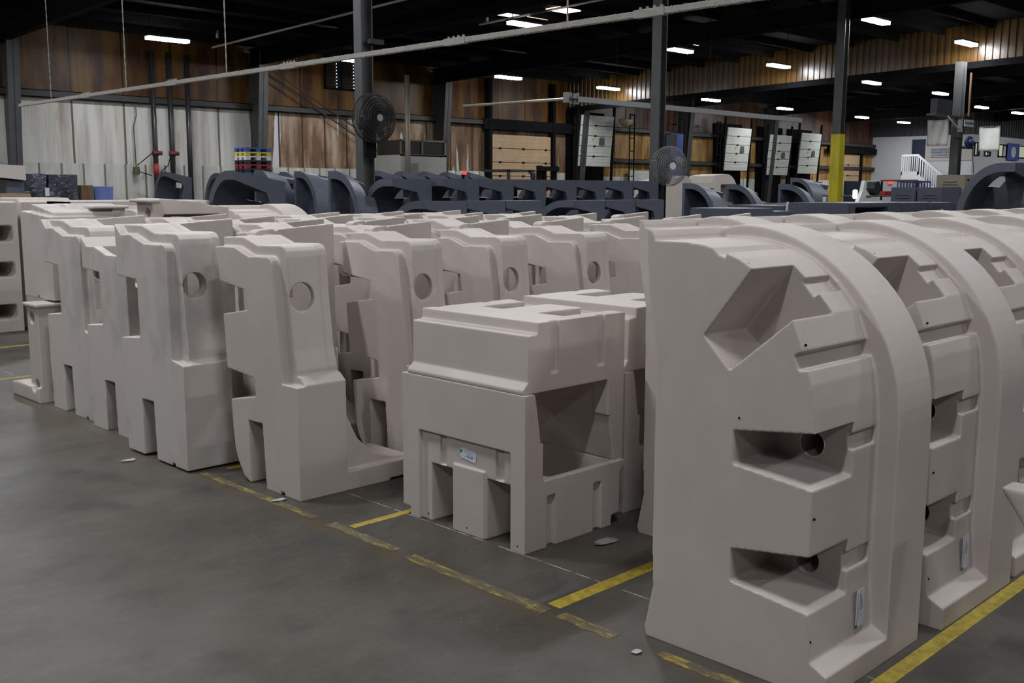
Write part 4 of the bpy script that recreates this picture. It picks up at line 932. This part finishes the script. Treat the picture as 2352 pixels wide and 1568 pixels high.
# pale shells in the middle distance
for i, (x, y, w, h, lab) in enumerate([(23.0, 17.0, .9, 2.02, 'pale grey boxy cover beyond the pedestal fan'), (24.0, 16.5, 1.3, 2.08, 'pale tan arched cover beyond the grey boxy one'), (21.6, 16.4, 1.1, 1.92, 'low pale cover directly right of the fan')]):
    me = solid([PR([(0, 0), (0, h*.88), (.1, h*.97), (w*.5, h)] + arc(w*.55, h*.72, w*.45, h*.28, PI/2, 0, 8) + [(w, 0)], 'y', 0, .8)], [BX(w*.35, w*.8, -.1, .5, .3, h*.86)] if i == 1 else [], None, name='pale_cover_body')
    t = thing('pale_cover', lab, 'moulding', (x, y, 0)); obj('body', me, TAN if i else mat('pale_grey', (.34, .32, .30), .6), t)
# white utility vehicle
t = thing('utility_cart', 'white and black utility vehicle with a red bin before the office', 'vehicle', (26.6, 13.4, 0))
obj('chassis', BM((-.6, 2.4, 0, 1.2, .35, 1.05)), BLACK, t)
bm = bmesh.new(); prism(bm, [(-.5, .4), (-.45, 1.3), (-.2, 1.62), (-.1, 1.9), (.03, 1.9), (.0, 1.66), (.3, 1.46), (.4, .4)], 'y', -.1, .0); obj('front_frame', bm, WHITE, t)
obj('deck', BM((.0, 2.2, -.15, 1.2, 1.47, 1.5)), STEEL2, t); obj('red_bin', BM((1.5, 2.1, .1, .5, 1.505, 1.62)), mat('red_plastic', (.35, .015, .03), .5), t)
bm = bmesh.new(); cyl(bm, (.75, -.05, 1.70), (.75, .3, 1.70), .195, n=24); obj('dark_drum', bm, mat('drum', (.03, .035, .035), .3), t)
for x in (0, 1.9):
    bm = bmesh.new(); cyl(bm, (x, -.1, .35), (x, .2, .35), .35, n=24); obj('wheel', bm, BLACK, t)
obj('white_panel', BM((.1, .25, -.17, -.15, 1.2, 1.38), (.6, .8, -.17, -.15, 1.2, 1.38), (1.2, 1.4, -.17, -.15, 1.22, 1.36)), WHITE, t)
bm = bmesh.new(); box(bm, -.78, -.58, -.16, -.1, 1.42, 1.66); bmesh.ops.bevel(bm, geom=bm.edges[:], offset=.025, segments=3, affect='EDGES'); obj('headlamp', bm, emit('headlamp', (1, 1, 1), 5), t)
t = thing('red_gate', 'thin red bar barrier in front of the office wall', 'barrier', (54.5, 27.0, 0)); obj('bar', BM((0, .08, -2.5, -.55, 2.12, 2.21)), mat('red_bar', (.35, .06, .02), .5), t); obj('post', BM((0, .08, -.65, -.57, 0, 2.12)), DARK, t)
obj('post', BM((0, .08, -2.5, -2.42, 0, 2.12)), DARK, t)
t = thing('blue_rack', 'low blue metal rack with pale items below the white stairs', 'rack', (42.8, 20.0, 0))
bm = bmesh.new()
box(bm, 0, 3.2, -.03, .03, 1.98, 2.06); box(bm, 0, 3.2, -.03, .03, 1.66, 1.72)
for i in range(12): cyl(bm, (i*.29, 0, 0 if i in (0, 11) else 1.68), (i*.29, 0, 2.0), .03, n=8)
obj('frame', bm, BLUE, t)
for i, x in enumerate([.3, .9, 1.6, 2.6]): obj('pale_item', BM((x, x+.25, .05, .25, 1.70, 1.95)), WHITE, t)
tag(obj('blue_screen', BM((38.5, 40.2, 20.1, 20.2, 0, 2.0)), NAVY), 'dark blue screen left of the blue rack', 'screen')
tag(obj('exit_marker', BM((60.4, 60.5, 28.6, 28.85, 2.0, 2.2)), emit('red_lit2', (.9, .12, .10), .5)), 'tiny glowing red sign at the office corner', 'sign')
